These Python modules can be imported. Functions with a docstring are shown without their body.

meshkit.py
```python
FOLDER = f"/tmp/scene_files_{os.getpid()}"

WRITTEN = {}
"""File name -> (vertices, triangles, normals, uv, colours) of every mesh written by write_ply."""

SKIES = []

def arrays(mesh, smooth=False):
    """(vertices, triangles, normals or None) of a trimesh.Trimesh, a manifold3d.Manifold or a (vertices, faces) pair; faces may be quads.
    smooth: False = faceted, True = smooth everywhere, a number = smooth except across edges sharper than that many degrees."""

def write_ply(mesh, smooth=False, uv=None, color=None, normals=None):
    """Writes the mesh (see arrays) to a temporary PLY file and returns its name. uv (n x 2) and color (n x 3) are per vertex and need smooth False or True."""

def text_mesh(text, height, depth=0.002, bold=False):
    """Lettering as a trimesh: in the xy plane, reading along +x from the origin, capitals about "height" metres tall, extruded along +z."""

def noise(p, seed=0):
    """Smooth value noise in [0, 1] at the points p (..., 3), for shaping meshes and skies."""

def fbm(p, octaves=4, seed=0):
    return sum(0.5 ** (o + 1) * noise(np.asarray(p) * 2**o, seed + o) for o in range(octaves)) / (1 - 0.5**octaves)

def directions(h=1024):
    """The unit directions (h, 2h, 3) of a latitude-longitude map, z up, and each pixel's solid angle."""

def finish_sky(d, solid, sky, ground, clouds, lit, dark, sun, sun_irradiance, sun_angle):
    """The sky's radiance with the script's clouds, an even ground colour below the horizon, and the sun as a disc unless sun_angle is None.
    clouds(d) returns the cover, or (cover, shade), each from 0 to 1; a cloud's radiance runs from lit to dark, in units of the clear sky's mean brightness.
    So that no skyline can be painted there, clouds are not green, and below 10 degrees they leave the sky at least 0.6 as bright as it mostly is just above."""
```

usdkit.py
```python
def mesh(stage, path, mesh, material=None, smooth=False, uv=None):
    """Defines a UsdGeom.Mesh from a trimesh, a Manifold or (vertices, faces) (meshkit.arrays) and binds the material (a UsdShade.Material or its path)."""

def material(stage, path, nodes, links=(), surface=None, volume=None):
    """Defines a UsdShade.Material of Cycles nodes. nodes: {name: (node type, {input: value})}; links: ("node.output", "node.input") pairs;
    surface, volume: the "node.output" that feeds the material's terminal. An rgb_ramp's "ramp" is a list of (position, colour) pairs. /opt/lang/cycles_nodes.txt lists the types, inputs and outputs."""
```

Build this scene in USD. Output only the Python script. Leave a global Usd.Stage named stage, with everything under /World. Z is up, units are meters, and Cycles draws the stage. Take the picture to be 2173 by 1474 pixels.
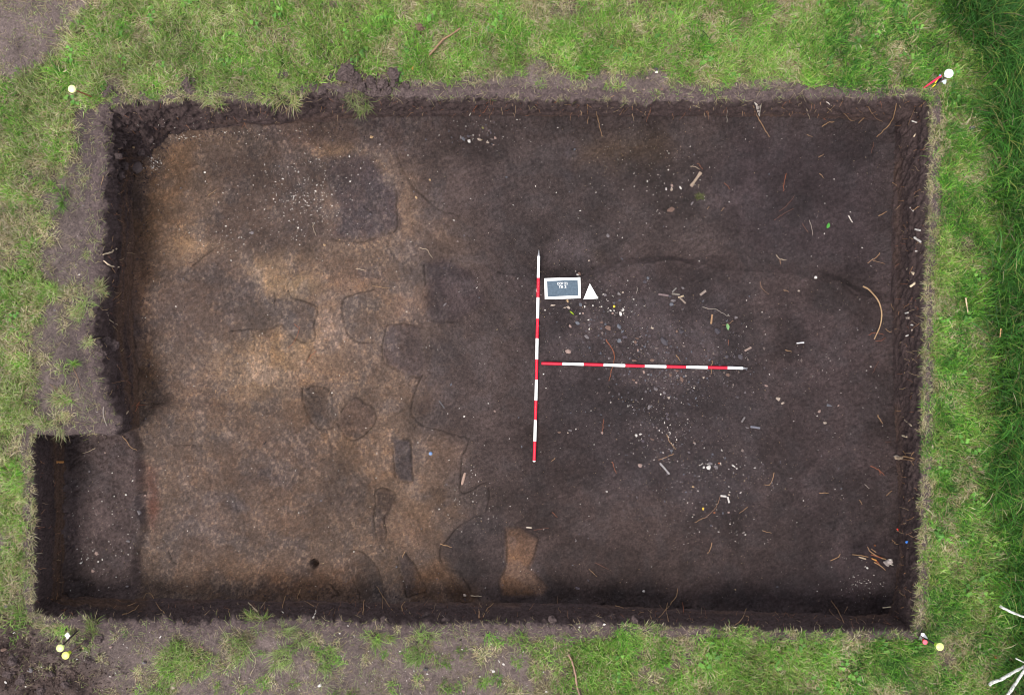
import math
import numpy as np
import trimesh
from scipy.spatial import cKDTree, ConvexHull
import usdkit
import meshkit
from meshkit import noise, fbm
from pxr import Usd, UsdGeom, UsdLux, UsdShade, Gf, Sdf, Vt

stage = Usd.Stage.CreateInMemory()
UsdGeom.SetStageUpAxis(stage, UsdGeom.Tokens.z)
UsdGeom.SetStageMetersPerUnit(stage, 1.0)
UsdGeom.Xform.Define(stage, '/World')
UsdGeom.Scope.Define(stage, '/World/Looks')
T = Sdf.ValueTypeNames

# ------------------------------------------------------------------ camera, sky, sun, exposure
FPX, CX, CY, ZC = 1436.5, 1086.5, 737.0, 5.95       # a drone hovering 5.95 m above the turf, looking straight down
SUN_AZ, SUN_EL = math.atan2(-0.62, -0.70), math.radians(65)
EXPOSURE = 1.68
cam = UsdGeom.Camera.Define(stage, '/World/camera')
cam.AddTranslateOp().Set(Gf.Vec3d(0, 0, ZC))
cam.CreateFocalLengthAttr(24.0)
cam.CreateHorizontalApertureAttr(24.0 * 2173 / FPX)
cam.CreateVerticalApertureAttr(24.0 * 1474 / FPX)
cam.CreateClippingRangeAttr(Gf.Vec2f(0.1, 1000))
cam.CreateExposureAttr(EXPOSURE)

sun_dir = np.array([math.sin(SUN_AZ) * math.cos(SUN_EL), math.cos(SUN_AZ) * math.cos(SUN_EL), math.sin(SUN_EL)])
sky = UsdLux.DomeLight.Define(stage, '/World/sky')
sky.GetPrim().SetCustomDataByKey('kind', 'structure')
sky_mat = usdkit.material(stage, '/World/Looks/sky_look', {
    's': ('sky_texture', {'sky_type': 'single_scattering', 'sun_disc': False, 'sun_elevation': SUN_EL, 'sun_rotation': SUN_AZ, 'aerosol_density': 2.0}),
    'g': ('mix_color', {'blend_type': 'mix', 'fac': 0.72, 'b': (5.5, 5.4, 5.5), 'use_clamp': False}),
    'b': ('background_shader', {'strength': 0.09})}, [('s.color', 'g.a'), ('g.result', 'b.color')], surface='b.background')
UsdShade.MaterialBindingAPI.Apply(sky.GetPrim()).Bind(sky_mat)
sun = UsdLux.DistantLight.Define(stage, '/World/sun')
sun.CreateIntensityAttr(0.4)
sun.CreateAngleAttr(24.0)
sun.CreateColorAttr(Gf.Vec3f(1.0, 0.95, 0.88))
sun.GetPrim().CreateAttribute('inputs:normalize', T.Bool).Set(True)
zc_ = sun_dir / np.linalg.norm(sun_dir)
xc_ = np.cross([0, 0, 1.0], zc_); xc_ /= np.linalg.norm(xc_)
yc_ = np.cross(zc_, xc_)
sun.AddTransformOp().Set(Gf.Matrix4d(*xc_, 0, *yc_, 0, *zc_, 0, 0, 0, 0, 1))

# ------------------------------------------------------------------ helpers
K_ALB = 0.62


def lin(r, g, b, k=K_ALB):
    c = np.array([r, g, b], float) / 255.0
    return np.where(c < 0.04045, c / 12.92, ((c + 0.055) / 1.055) ** 2.4) * k


def P(px, py, z=0.0):
    """Survey plan (hundredths on the drawing sheet) to metres, at the level z."""
    s = (ZC - np.asarray(z, float)) / FPX
    return np.stack(np.broadcast_arrays((np.asarray(px, float) - CX) * s, -(np.asarray(py, float) - CY) * s, np.asarray(z, float)), -1)


def plan(v):
    d = (ZC - v[..., 2]) / FPX
    return np.stack([v[..., 0] / d + CX, -v[..., 1] / d + CY], -1)


def unit(v):
    return v / np.maximum(np.linalg.norm(v, axis=-1, keepdims=True), 1e-12)


used = {}


def numbered(parent, name):
    k = (parent, name)
    n = used.get(k, 0)
    used[k] = n + 1
    return name if n == 0 else f'{name}_{n:03d}'


def custom(prim, **kw):
    for k, v in kw.items():
        if v:
            prim.SetCustomDataByKey(k, v)


all_labels = {}


def tag(prim, label=None, category=None, group=None, kind=None):
    p = prim.GetPrim() if hasattr(prim, 'GetPrim') else prim
    custom(p, label=label, category=category, group=group, kind=kind)
    if label:
        all_labels.setdefault(label, []).append(str(p.GetPath()))
    return p


def thing(name, label, category, loc=(0, 0, 0), rotz=0.0, group=None):
    x = UsdGeom.Xform.Define(stage, '/World/' + numbered('/World', name))
    x.AddTranslateOp().Set(Gf.Vec3d(*[float(a) for a in loc]))
    if rotz:
        x.AddRotateZOp().Set(float(math.degrees(rotz)))
    tag(x, label, category, group)
    return x


def obj(name, mesh, mat, parent=None, smooth=False, color=None):
    base = str(parent.GetPath()) if parent is not None else '/World'
    m = usdkit.mesh(stage, base + '/' + numbered(base, name), mesh, mat, smooth=smooth)
    if color is not None:
        color = np.asarray(color, np.float32)
        n = len(m.GetPointsAttr().Get())
        if color.ndim == 1:
            color = np.repeat(color[None], n, 0)
        UsdGeom.PrimvarsAPI(m).CreatePrimvar('tint', T.Color3fArray, 'vertex').Set(Vt.Vec3fArray.FromNumpy(np.ascontiguousarray(color)))
    return m


def join(parts):
    vs, fs, n = [], [], 0
    for v, f in parts:
        vs.append(np.asarray(v)); fs.append(np.asarray(f) + n); n += len(v)
    return np.vstack(vs), np.vstack(fs)


def seg_dist(pts, line):
    """Distance of each point from a polyline."""
    line = np.asarray(line, float)
    best = np.full(len(pts), 1e9)
    for a, b in zip(line[:-1], line[1:]):
        ab = b - a
        t = np.clip(((pts - a) @ ab) / max(ab @ ab, 1e-9), 0, 1)
        d = pts - a - t[:, None] * ab
        best = np.minimum(best, np.hypot(d[:, 0], d[:, 1]))
    return best


def sdf(pts, poly):
    """Signed distance to a polygon, negative inside."""
    poly = np.asarray(poly, float)
    closed = np.vstack([poly, poly[:1]])
    if len(pts) > 20000 and len(poly) > 5:
        length = np.linalg.norm(np.diff(closed, axis=0), axis=1)
        step = length.sum() / 4000
        dense = np.vstack([a + np.arange(max(1, int(l / step)))[:, None] / max(1, int(l / step)) * (b - a) for a, b, l in zip(closed[:-1], closed[1:], length)])
        dist = cKDTree(dense).query(pts)[0]
    else:
        dist = seg_dist(pts, closed)
    inside = np.zeros(len(pts), bool)
    x, y = pts[:, 0], pts[:, 1]
    j = len(poly) - 1
    for i in range(len(poly)):
        xi, yi, xj, yj = *poly[i], *poly[j]
        if yi != yj:
            c = ((yi > y) != (yj > y)) & (x < (xj - xi) * (y - yi) / (yj - yi) + xi)
            inside ^= c
        j = i
    return np.where(inside, -dist, dist)


def sstep(a, b, x):
    t = np.clip((x - a) / (b - a), 0, 1)
    return t * t * (3 - 2 * t)


def smooth_line(pts, n=3, jitter=0.0, rng=None):
    """Catmull-Rom through the points, n steps a span."""
    p = np.asarray(pts, float)
    if len(p) < 2:
        return p
    q = np.vstack([2 * p[0] - p[1], p, 2 * p[-1] - p[-2]])
    out = []
    for i in range(1, len(q) - 2):
        for t in np.linspace(0, 1, n, endpoint=False):
            a, b, c, d = q[i - 1], q[i], q[i + 1], q[i + 2]
            out.append(0.5 * (2 * b + (c - a) * t + (2 * a - 5 * b + 4 * c - d) * t * t + (3 * b - a - 3 * c + d) * t ** 3))
    out.append(p[-1])
    out = np.array(out)
    if jitter and rng is not None:
        out[1:-1] += rng.normal(0, jitter, out[1:-1].shape)
    return out


def tube(path, radii, sides=6, cap=True):
    path = np.asarray(path, float)
    n = len(path)
    radii = np.broadcast_to(np.asarray(radii, float), (n,))
    tang = unit(np.gradient(path, axis=0))
    ref = np.array([0, 0, 1.0]) if abs(tang[0][2]) < 0.9 else np.array([1.0, 0, 0])
    vs = []
    a = unit(np.cross(tang[0], ref))
    ang = np.arange(sides) / sides * 2 * np.pi
    for i in range(n):
        a = unit(a - tang[i] * (a @ tang[i]))
        b = np.cross(tang[i], a)
        vs.append(path[i] + radii[i] * (np.cos(ang)[:, None] * a + np.sin(ang)[:, None] * b))
    v = np.vstack(vs)
    f = []
    for i in range(n - 1):
        for k in range(sides):
            p, q = i * sides + k, i * sides + (k + 1) % sides
            f += [[p, q, q + sides], [p, q + sides, p + sides]]
    if cap:
        c0, c1 = len(v), len(v) + 1
        v = np.vstack([v, path[:1], path[-1:]])
        e = (n - 1) * sides
        for k in range(sides):
            f += [[c0, (k + 1) % sides, k], [c1, e + k, e + (k + 1) % sides]]
    return v, np.array(f)


def revolve(profile, sides=24, center=(0, 0, 0)):
    prof = np.asarray(profile, float)
    ang = np.arange(sides) / sides * 2 * np.pi
    v = np.stack([prof[:, None, 0] * np.cos(ang), prof[:, None, 0] * np.sin(ang), np.broadcast_to(prof[:, None, 1], (len(prof), sides))], -1).reshape(-1, 3) + np.asarray(center)
    f = []
    for i in range(len(prof) - 1):
        for k in range(sides):
            p, q = i * sides + k, i * sides + (k + 1) % sides
            f += [[p, q, q + sides], [p, q + sides, p + sides]]
    return v, np.array(f)


def hull(points):
    h = ConvexHull(points)
    f = h.simplices.copy()
    c = points.mean(0)
    n = np.cross(points[f[:, 1]] - points[f[:, 0]], points[f[:, 2]] - points[f[:, 0]])
    flip = (n * (points[f[:, 0]] - c)).sum(1) < 0
    f[flip] = f[flip][:, ::-1]
    keep = np.unique(f)
    m = np.full(len(points), -1); m[keep] = np.arange(len(keep))
    return points[keep], m[f]


def prism(poly, z0, z1, bevel=0.0):
    """A flat plate with a chamfered top edge; poly counter-clockwise, convex."""
    poly = np.asarray(poly, float)
    c = poly.mean(0)
    inner = c + (poly - c) * (1 - bevel / np.maximum(np.linalg.norm(poly - c, axis=1, keepdims=True), 1e-9) * 1.4)
    n = len(poly)
    v = np.vstack([np.c_[poly, np.full(n, z0)], np.c_[poly, np.full(n, z1 - bevel)], np.c_[inner, np.full(n, z1)]])
    f = []
    for i in range(n):
        j = (i + 1) % n
        for a in (0, n):
            f += [[a + i, a + j, a + n + j], [a + i, a + n + j, a + n + i]]
    for i in range(1, n - 1):
        f += [[0, i + 1, i], [2 * n, 2 * n + i, 2 * n + i + 1]]
    return v, np.array(f)


# ------------------------------------------------------------------ materials
def soil_material(name, rough=0.95, bump=0.5, var=(0.62, 1.38), scale=1.0, grain=(0.42, 1.7), fleck=False):
    nodes = {
        'a': ('attribute', {'attribute': 'tint'}),
        'g': ('geometry', {}),
        'n1': ('noise_texture', {'scale': 34.0 * scale, 'detail': 7.0, 'roughness': 0.72}),
        'n2': ('noise_texture', {'scale': 95.0 * scale, 'detail': 4.0, 'roughness': 0.75}),
        'r1': ('map_range', {'from_min': 0.3, 'from_max': 0.7, 'to_min': var[0], 'to_max': var[1], 'clamp': True}),
        'r2': ('map_range', {'from_min': 0.3, 'from_max': 0.72, 'to_min': grain[0], 'to_max': grain[1], 'clamp': True}),
        'mm': ('math', {'math_type': 'multiply'}),
        'c': ('combine_color', {'color_type': 'rgb'}),
        'mx': ('mix_color', {'blend_type': 'multiply', 'fac': 1.0, 'use_clamp': False}),
        'nb': ('noise_texture', {'scale': 95.0 * scale, 'detail': 6.0, 'roughness': 0.72}),
        'bp': ('bump', {'strength': bump, 'distance': 0.012}),
        'p': ('principled_bsdf', {'roughness': rough, 'specular_ior_level': 0.18, 'diffuse_roughness': 0.4})}
    if fleck:
        nodes.update({
            'sc': ('separate_color', {'color_type': 'rgb'}), 'df': ('math', {'math_type': 'subtract'}), 'br': ('map_range', {'from_min': 0.022, 'from_max': 0.07, 'clamp': True}),
            'nf': ('noise_texture', {'scale': 62.0, 'detail': 4.0, 'roughness': 0.7}), 'nf2': ('noise_texture', {'scale': 5.0, 'detail': 3.0}),
            'tf': ('map_range', {'from_min': 0.52, 'from_max': 0.64, 'clamp': True}), 'tf2': ('map_range', {'from_min': 0.4, 'from_max': 0.62, 'to_min': 0.15, 'clamp': True}),
            'm1': ('math', {'math_type': 'multiply'}), 'm2': ('math', {'math_type': 'multiply'}),
            'pl': ('mix_color', {'blend_type': 'multiply', 'fac': 1.0, 'b': (1.75, 1.6, 1.3), 'use_clamp': False}), 'fl': ('mix_color', {'blend_type': 'mix', 'use_clamp': False})})
    links = [('g.position', 'n1.vector'), ('g.position', 'n2.vector'), ('g.position', 'nb.vector'), ('n1.fac', 'r1.value'), ('n2.fac', 'r2.value'),
             ('r1.result', 'mm.value1'), ('r2.result', 'mm.value2'), ('mm.value', 'c.r'), ('mm.value', 'c.g'), ('mm.value', 'c.b'),
             ('c.color', 'mx.b'), ('mx.result', 'p.base_color'), ('nb.fac', 'bp.height'), ('bp.normal', 'p.normal')]
    if fleck:
        links += [('a.color', 'sc.color'), ('sc.r', 'df.value1'), ('sc.b', 'df.value2'), ('df.value', 'br.value'), ('g.position', 'nf.vector'), ('g.position', 'nf2.vector'), ('nf.fac', 'tf.value'), ('nf2.fac', 'tf2.value'),
                  ('tf.result', 'm1.value1'), ('tf2.result', 'm1.value2'), ('m1.value', 'm2.value1'), ('br.result', 'm2.value2'), ('a.color', 'pl.a'), ('a.color', 'fl.a'), ('pl.result', 'fl.b'), ('m2.value', 'fl.fac'), ('fl.result', 'mx.a')]
    else:
        links.append(('a.color', 'mx.a'))
    return usdkit.material(stage, '/World/Looks/' + name, nodes, links, surface='p.BSDF')


def tinted(name, rough=0.7, spec=0.3, var=0.3, scale=120.0, bump=0.25, distance=0.004):
    nodes = {
        'a': ('attribute', {'attribute': 'tint'}), 'g': ('geometry', {}),
        'n': ('noise_texture', {'scale': scale, 'detail': 5.0, 'roughness': 0.65}),
        'r': ('map_range', {'from_min': 0.3, 'from_max': 0.7, 'to_min': 1 - var, 'to_max': 1 + var, 'clamp': True}),
        'c': ('combine_color', {'color_type': 'rgb'}),
        'mx': ('mix_color', {'blend_type': 'multiply', 'fac': 1.0, 'use_clamp': False}),
        'bp': ('bump', {'strength': bump, 'distance': distance}),
        'p': ('principled_bsdf', {'roughness': rough, 'specular_ior_level': spec})}
    links = [('g.position', 'n.vector'), ('n.fac', 'r.value'), ('r.result', 'c.r'), ('r.result', 'c.g'), ('r.result', 'c.b'), ('a.color', 'mx.a'), ('c.color', 'mx.b'),
             ('mx.result', 'p.base_color'), ('n.fac', 'bp.height'), ('bp.normal', 'p.normal')]
    return usdkit.material(stage, '/World/Looks/' + name, nodes, links, surface='p.BSDF')


def leaf_material(name, translucent=0.35):
    nodes = {
        'a': ('attribute', {'attribute': 'tint'}), 'g': ('geometry', {}), 'o': ('object_info', {}),
        'n': ('noise_texture', {'scale': 2.2, 'detail': 5.0, 'roughness': 0.6}),
        'r': ('map_range', {'from_min': 0.3, 'from_max': 0.7, 'to_min': 0.68, 'to_max': 1.3, 'clamp': True}),
        'r2': ('map_range', {'to_min': 0.7, 'to_max': 1.3}),
        'm': ('math', {'math_type': 'multiply'}),
        'c': ('combine_color', {'color_type': 'rgb'}),
        'mx': ('mix_color', {'blend_type': 'multiply', 'fac': 1.0, 'use_clamp': False}),
        'p': ('principled_bsdf', {'roughness': 0.55, 'specular_ior_level': 0.25}),
        't': ('translucent_bsdf', {}), 'x': ('mix_closure', {'fac': translucent})}
    links = [('g.position', 'n.vector'), ('n.fac', 'r.value'), ('o.random', 'r2.value'), ('r.result', 'm.value1'), ('r2.result', 'm.value2'),
             ('m.value', 'c.r'), ('m.value', 'c.g'), ('m.value', 'c.b'), ('a.color', 'mx.a'), ('c.color', 'mx.b'), ('mx.result', 'p.base_color'), ('mx.result', 't.color'),
             ('p.BSDF', 'x.closure1'), ('t.BSDF', 'x.closure2')]
    return usdkit.material(stage, '/World/Looks/' + name, nodes, links, surface='x.closure')


def worn_paint(name, base, under, amount, rough=0.45, scale=90.0):
    nodes = {
        'g': ('geometry', {}), 'n': ('noise_texture', {'scale': scale, 'detail': 6.0, 'roughness': 0.7}),
        'r': ('rgb_ramp', {'ramp': [(0.0, base), (amount, base), (min(amount + 0.03, 1.0), under), (1.0, under)]}),
        'n2': ('noise_texture', {'scale': 14.0, 'detail': 3.0}),
        'r2': ('map_range', {'from_min': 0.35, 'from_max': 0.65, 'to_min': 0.88, 'to_max': 1.06}),
        'c': ('combine_color', {'color_type': 'rgb'}),
        'mx': ('mix_color', {'blend_type': 'multiply', 'fac': 1.0, 'use_clamp': False}),
        'p': ('principled_bsdf', {'roughness': rough, 'specular_ior_level': 0.4})}
    links = [('g.position', 'n.vector'), ('g.position', 'n2.vector'), ('n.fac', 'r.fac'), ('n2.fac', 'r2.value'), ('r2.result', 'c.r'), ('r2.result', 'c.g'), ('r2.result', 'c.b'),
             ('r.color', 'mx.a'), ('c.color', 'mx.b'), ('mx.result', 'p.base_color')]
    return usdkit.material(stage, '/World/Looks/' + name, nodes, links, surface='p.BSDF')


M_SOIL = soil_material('soil', bump=0.8, var=(0.55, 1.45))
M_FLOOR = soil_material('trowelled_soil', bump=1.0, var=(0.7, 1.32), grain=(0.5, 1.58), fleck=True)
M_WALL = soil_material('cut_soil', bump=0.9, var=(0.5, 1.45), scale=0.8)
M_STONE = tinted('stone', rough=0.8, var=0.5, scale=170, bump=0.5)
M_CHIP = tinted('chip', rough=0.7, var=0.15, scale=300, bump=0.1)
M_WOOD = tinted('root_wood', rough=0.7, var=0.35, scale=140, bump=0.4)
M_BARK = tinted('birch_bark', rough=0.7, var=0.75, scale=60, bump=0.5)
M_PLASTIC = tinted('plastic', rough=0.4, spec=0.5, var=0.06, scale=60, bump=0.03)
M_GRASS = leaf_material('grass_blade')
M_LEAF = leaf_material('leaf', 0.25)
M_RED = worn_paint('red_paint', tuple(lin(214, 18, 48, 0.85)), (0.62, 0.56, 0.55), 0.64)
M_RED_CLEAN = worn_paint('red_paint_clean', tuple(lin(205, 22, 52, 0.8)), (0.6, 0.5, 0.5), 0.78)
M_WHITE = worn_paint('white_paint', (0.8, 0.8, 0.79), (0.55, 0.53, 0.5), 0.72)
M_STEEL = usdkit.material(stage, '/World/Looks/steel', {'p': ('principled_bsdf', {'base_color': (0.42, 0.42, 0.43), 'metallic': 0.85, 'roughness': 0.38})}, surface='p.BSDF')
M_FELT = usdkit.material(stage, '/World/Looks/letter_board_felt', {
    'g': ('geometry', {}), 'n': ('noise_texture', {'scale': 60.0, 'detail': 4.0}), 'r': ('rgb_ramp', {'ramp': [(0.3, (0.05, 0.072, 0.097)), (0.7, (0.075, 0.104, 0.135))]}),
    'p': ('principled_bsdf', {'roughness': 0.75, 'specular_ior_level': 0.2})}, [('g.position', 'n.vector'), ('n.fac', 'r.fac'), ('r.color', 'p.base_color')], surface='p.BSDF')

# ------------------------------------------------------------------ the trench outline: pairs of (lip, foot) on the plan
OUT = [  # lip x, y, foot x, y
    (224, 262, 300, 372), (233, 228, 330, 340), (300, 213, 362, 291), (360, 209, 402, 285), (440, 214, 470, 275), (540, 212, 540, 271), (620, 206, 640, 267),
    (680, 197, 700, 262), (760, 200, 760, 255), (860, 204, 860, 252), (960, 207, 960, 251), (1080, 212, 1080, 250), (1240, 214, 1240, 251), (1450, 216, 1440, 251),
    (1613, 209, 1600, 252), (1720, 206, 1700, 254), (1850, 205, 1800, 256), (1930, 204, 1865, 259), (1972, 207, 1893, 268),
    (1974, 300, 1892, 330), (1970, 420, 1889, 440), (1968, 520, 1888, 520), (1960, 600, 1888, 600), (1962, 700, 1889, 700), (1958, 800, 1893, 800),
    (1956, 950, 1896, 940), (1953, 1080, 1902, 1060), (1953, 1150, 1906, 1130), (1949, 1240, 1899, 1210), (1943, 1300, 1892, 1260), (1938, 1338, 1882, 1300),
    (1850, 1338, 1810, 1304), (1740, 1337, 1720, 1298), (1620, 1335, 1600, 1294), (1500, 1330, 1480, 1291), (1400, 1327, 1370, 1286), (1300, 1318, 1280, 1281),
    (1200, 1322, 1190, 1278), (1080, 1322, 1080, 1277), (950, 1320, 950, 1274), (840, 1322, 840, 1275), (750, 1316, 750, 1274), (650, 1312, 650, 1272),
    (560, 1312, 560, 1271), (450, 1318, 450, 1268), (330, 1320, 330, 1267), (230, 1316, 250, 1266), (180, 1308, 200, 1264), (100, 1307, 150, 1263), (74, 1303, 140, 1258),
    (73, 1230, 140, 1200), (71, 1100, 142, 1090), (70, 1000, 143, 990), (69, 923, 143, 912),
    (150, 922, 205, 910.5), (215, 922, 262, 910), (247, 923, 288, 910),
    (252, 912, 299, 904), (248, 885, 302, 880), (232, 848, 301, 830), (219, 800, 298, 790), (205, 752, 294, 745), (190, 727, 293, 728), (196, 705, 291, 705),
    (206, 660, 288, 660), (203, 612, 287, 625), (214, 570, 290, 570), (219, 500, 291, 500), (222, 440, 288, 440), (223, 390, 286, 410), (223, 330, 292, 388)]
OUT = np.array(OUT, float)
CORNERS = {0, 18, 30, 49, 53, 56}        # where one face ends and the next begins
LIP_PX, FOOT_PX = OUT[:, :2], OUT[:, 2:]

# ------------------------------------------------------------------ the trench floor
RIDGE = np.array([(900, 600), (1000, 582), (1050, 576), (1240, 573), (1290, 557), (1400, 541), (1560, 560), (1700, 571), (1790, 592), (1850, 628), (1900, 640)], float)
RIDGE2 = np.array([(300, 862), (340, 856), (450, 862), (560, 872), (640, 884)], float)
ANNEX_EDGE = np.array([(286, 900), (292, 925), (304, 950), (300, 985), (306, 1030), (299, 1070), (312, 1112), (296, 1165), (288, 1205), (299, 1240), (300, 1290)], float)
HOLES = [(667, 1195, 9.5, 0.10), (505, 1078, 6, 0.02), (1390, 1208, 8, 0.012), (752, 895, 2.5, 0.01), (1680, 455, 4, 0.02), (1000, 1150, 7, 0.015), (630, 1226, 4, 0.012), (392, 640, 5, 0.01),
         (1270, 560, 14, 0.012), (1500, 1040, 16, 0.014), (1480, 1085, 12, 0.016), (1395, 725, 26, 0.012), (1210, 760, 12, 0.008)]
GROOVES = [
    [(838, 318), (854, 360), (872, 388), (885, 404), (898, 417), (914, 432), (932, 445), (950, 451), (976, 455)],
    [(838, 392), (842, 419), (842, 445), (844, 463), (840, 488), (821, 497)], [(800, 506), (787, 509), (764, 513), (728, 512), (703, 507)],
    [(899, 560), (901, 582), (903, 605)], [(911, 620), (904, 638), (902, 667), (908, 674), (921, 682), (937, 685), (963, 682)],
    [(795, 614), (787, 615), (754, 624), (731, 633), (726, 651), (728, 675), (735, 700), (746, 717), (759, 726), (780, 727), (795, 725)],
    [(611, 618), (620, 631), (651, 641), (664, 646), (674, 656), (669, 680), (665, 695), (670, 708), (666, 723), (648, 727), (625, 717), (610, 702), (597, 691), (568, 698), (540, 698), (488, 703)],
    [(583, 622), (585, 632), (582, 640)], [(538, 706), (541, 722), (538, 742)], [(668, 736), (648, 770)],
    [(880, 693), (875, 690), (857, 687), (825, 689), (818, 700), (814, 721), (811, 738), (812, 756), (821, 774), (836, 782), (860, 793), (878, 799), (894, 800)],
    [(895, 797), (883, 823), (875, 846), (871, 869), (878, 885), (897, 903), (927, 911), (958, 920), (995, 930)],
    [(995, 928), (990, 952), (981, 967), (978, 993), (976, 1024), (976, 1043), (989, 1046), (1004, 1040), (1017, 1029), (1031, 1023)],
    [(1036, 1035), (1037, 1060), (1032, 1084)],
    [(651, 826), (664, 819), (679, 819), (695, 826), (706, 838)], [(640, 823), (643, 849), (650, 875), (664, 898), (680, 911), (695, 911), (709, 905)],
    [(724, 872), (727, 867), (738, 853), (754, 844), (767, 849), (777, 857), (791, 863), (798, 880), (796, 898), (782, 916), (764, 929), (746, 933), (733, 926), (723, 913), (718, 900)],
    [(852, 1020), (876, 1021), (875, 1004), (873, 965), (869, 933), (835, 931), (834, 967), (838, 1004), (841, 1013)],
    [(797, 1094), (797, 1068), (798, 1042), (813, 1034), (829, 1040), (840, 1051), (831, 1073), (818, 1096), (815, 1110), (820, 1128), (820, 1143)],
    [(795, 1080), (793, 1094), (796, 1125), (803, 1151), (813, 1168)],
    [(767, 1276), (755, 1243), (746, 1223), (738, 1197), (738, 1171), (757, 1168), (777, 1178), (793, 1194), (804, 1213), (811, 1236), (812, 1266)],
    [(860, 1174), (873, 1189), (885, 1207), (893, 1228), (905, 1254), (885, 1262), (862, 1266), (857, 1241), (848, 1210), (843, 1184)],
    [(1020, 1093), (999, 1100), (978, 1112), (963, 1127), (946, 1149), (934, 1164), (933, 1182), (942, 1200), (955, 1207), (976, 1213), (983, 1225), (997, 1250)],
    [(1071, 1120), (1075, 1146), (1075, 1187), (1070, 1213), (1057, 1238), (1071, 1265)],
    [(1076, 1118), (1101, 1118), (1126, 1130), (1142, 1143), (1138, 1161), (1130, 1187), (1120, 1205), (1137, 1220), (1163, 1247)],
    [(404, 566), (430, 546), (458, 524)], [(366, 946), (400, 944), (430, 945)], [(342, 1112), (344, 1130), (348, 1146), (358, 1166), (366, 1187), (382, 1200)],
    [(1787, 600), (1800, 612), (1815, 624), (1832, 626)], [(1916, 1095), (1917, 1130)], [(773, 438), (788, 452)], [(700, 1240), (720, 1262)], [(300, 858), (345, 856)], [(1056, 575), (1075, 580), (1100, 578)]]


def floor_z(px, py):
    """Height of the trowelled floor at a place of the plan, without its fine relief."""
    px, py = np.asarray(px, float), np.asarray(py, float)
    yl = np.interp(px, RIDGE[:, 0], RIDGE[:, 1])
    w = sstep(880, 1040, px) * sstep(1925, 1840, px)
    wig = np.stack([px, py, 0 * px], -1) / 60.0
    d = py - yl + 26 * (fbm(wig, 3, 17) - 0.5)
    soft = 4 + 15 * fbm(wig * 0.5 + 9, 2, 18)
    z = -0.55 - w * 0.085 * (1 - np.clip((d + soft) / (2 * soft), 0, 1)) * sstep(-300, -60, d)
    yl2 = np.interp(px, RIDGE2[:, 0], RIDGE2[:, 1])
    w2 = sstep(650, 560, px)
    d2 = py - yl2
    z = z - w2 * 0.04 * sstep(11, -11, d2 + 16 * (fbm(wig, 3, 19) - 0.5)) * sstep(-160, -30, d2)
    xe = np.interp(py, ANNEX_EDGE[:, 1], ANNEX_EDGE[:, 0])
    z = z + 0.075 * sstep(7, -7, px - xe) * sstep(880, 905, py)
    # spoil ramp left in the upper left corner
    z = z + 0.10 * sstep(70, 0, np.hypot(px - 300, py - 300)) * 1.0
    return z


FOOT_Z = floor_z(FOOT_PX[:, 0], FOOT_PX[:, 1])
FOOT = P(FOOT_PX[:, 0], FOOT_PX[:, 1], FOOT_Z)
LIP = P(LIP_PX[:, 0], LIP_PX[:, 1], 0.0)

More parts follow.
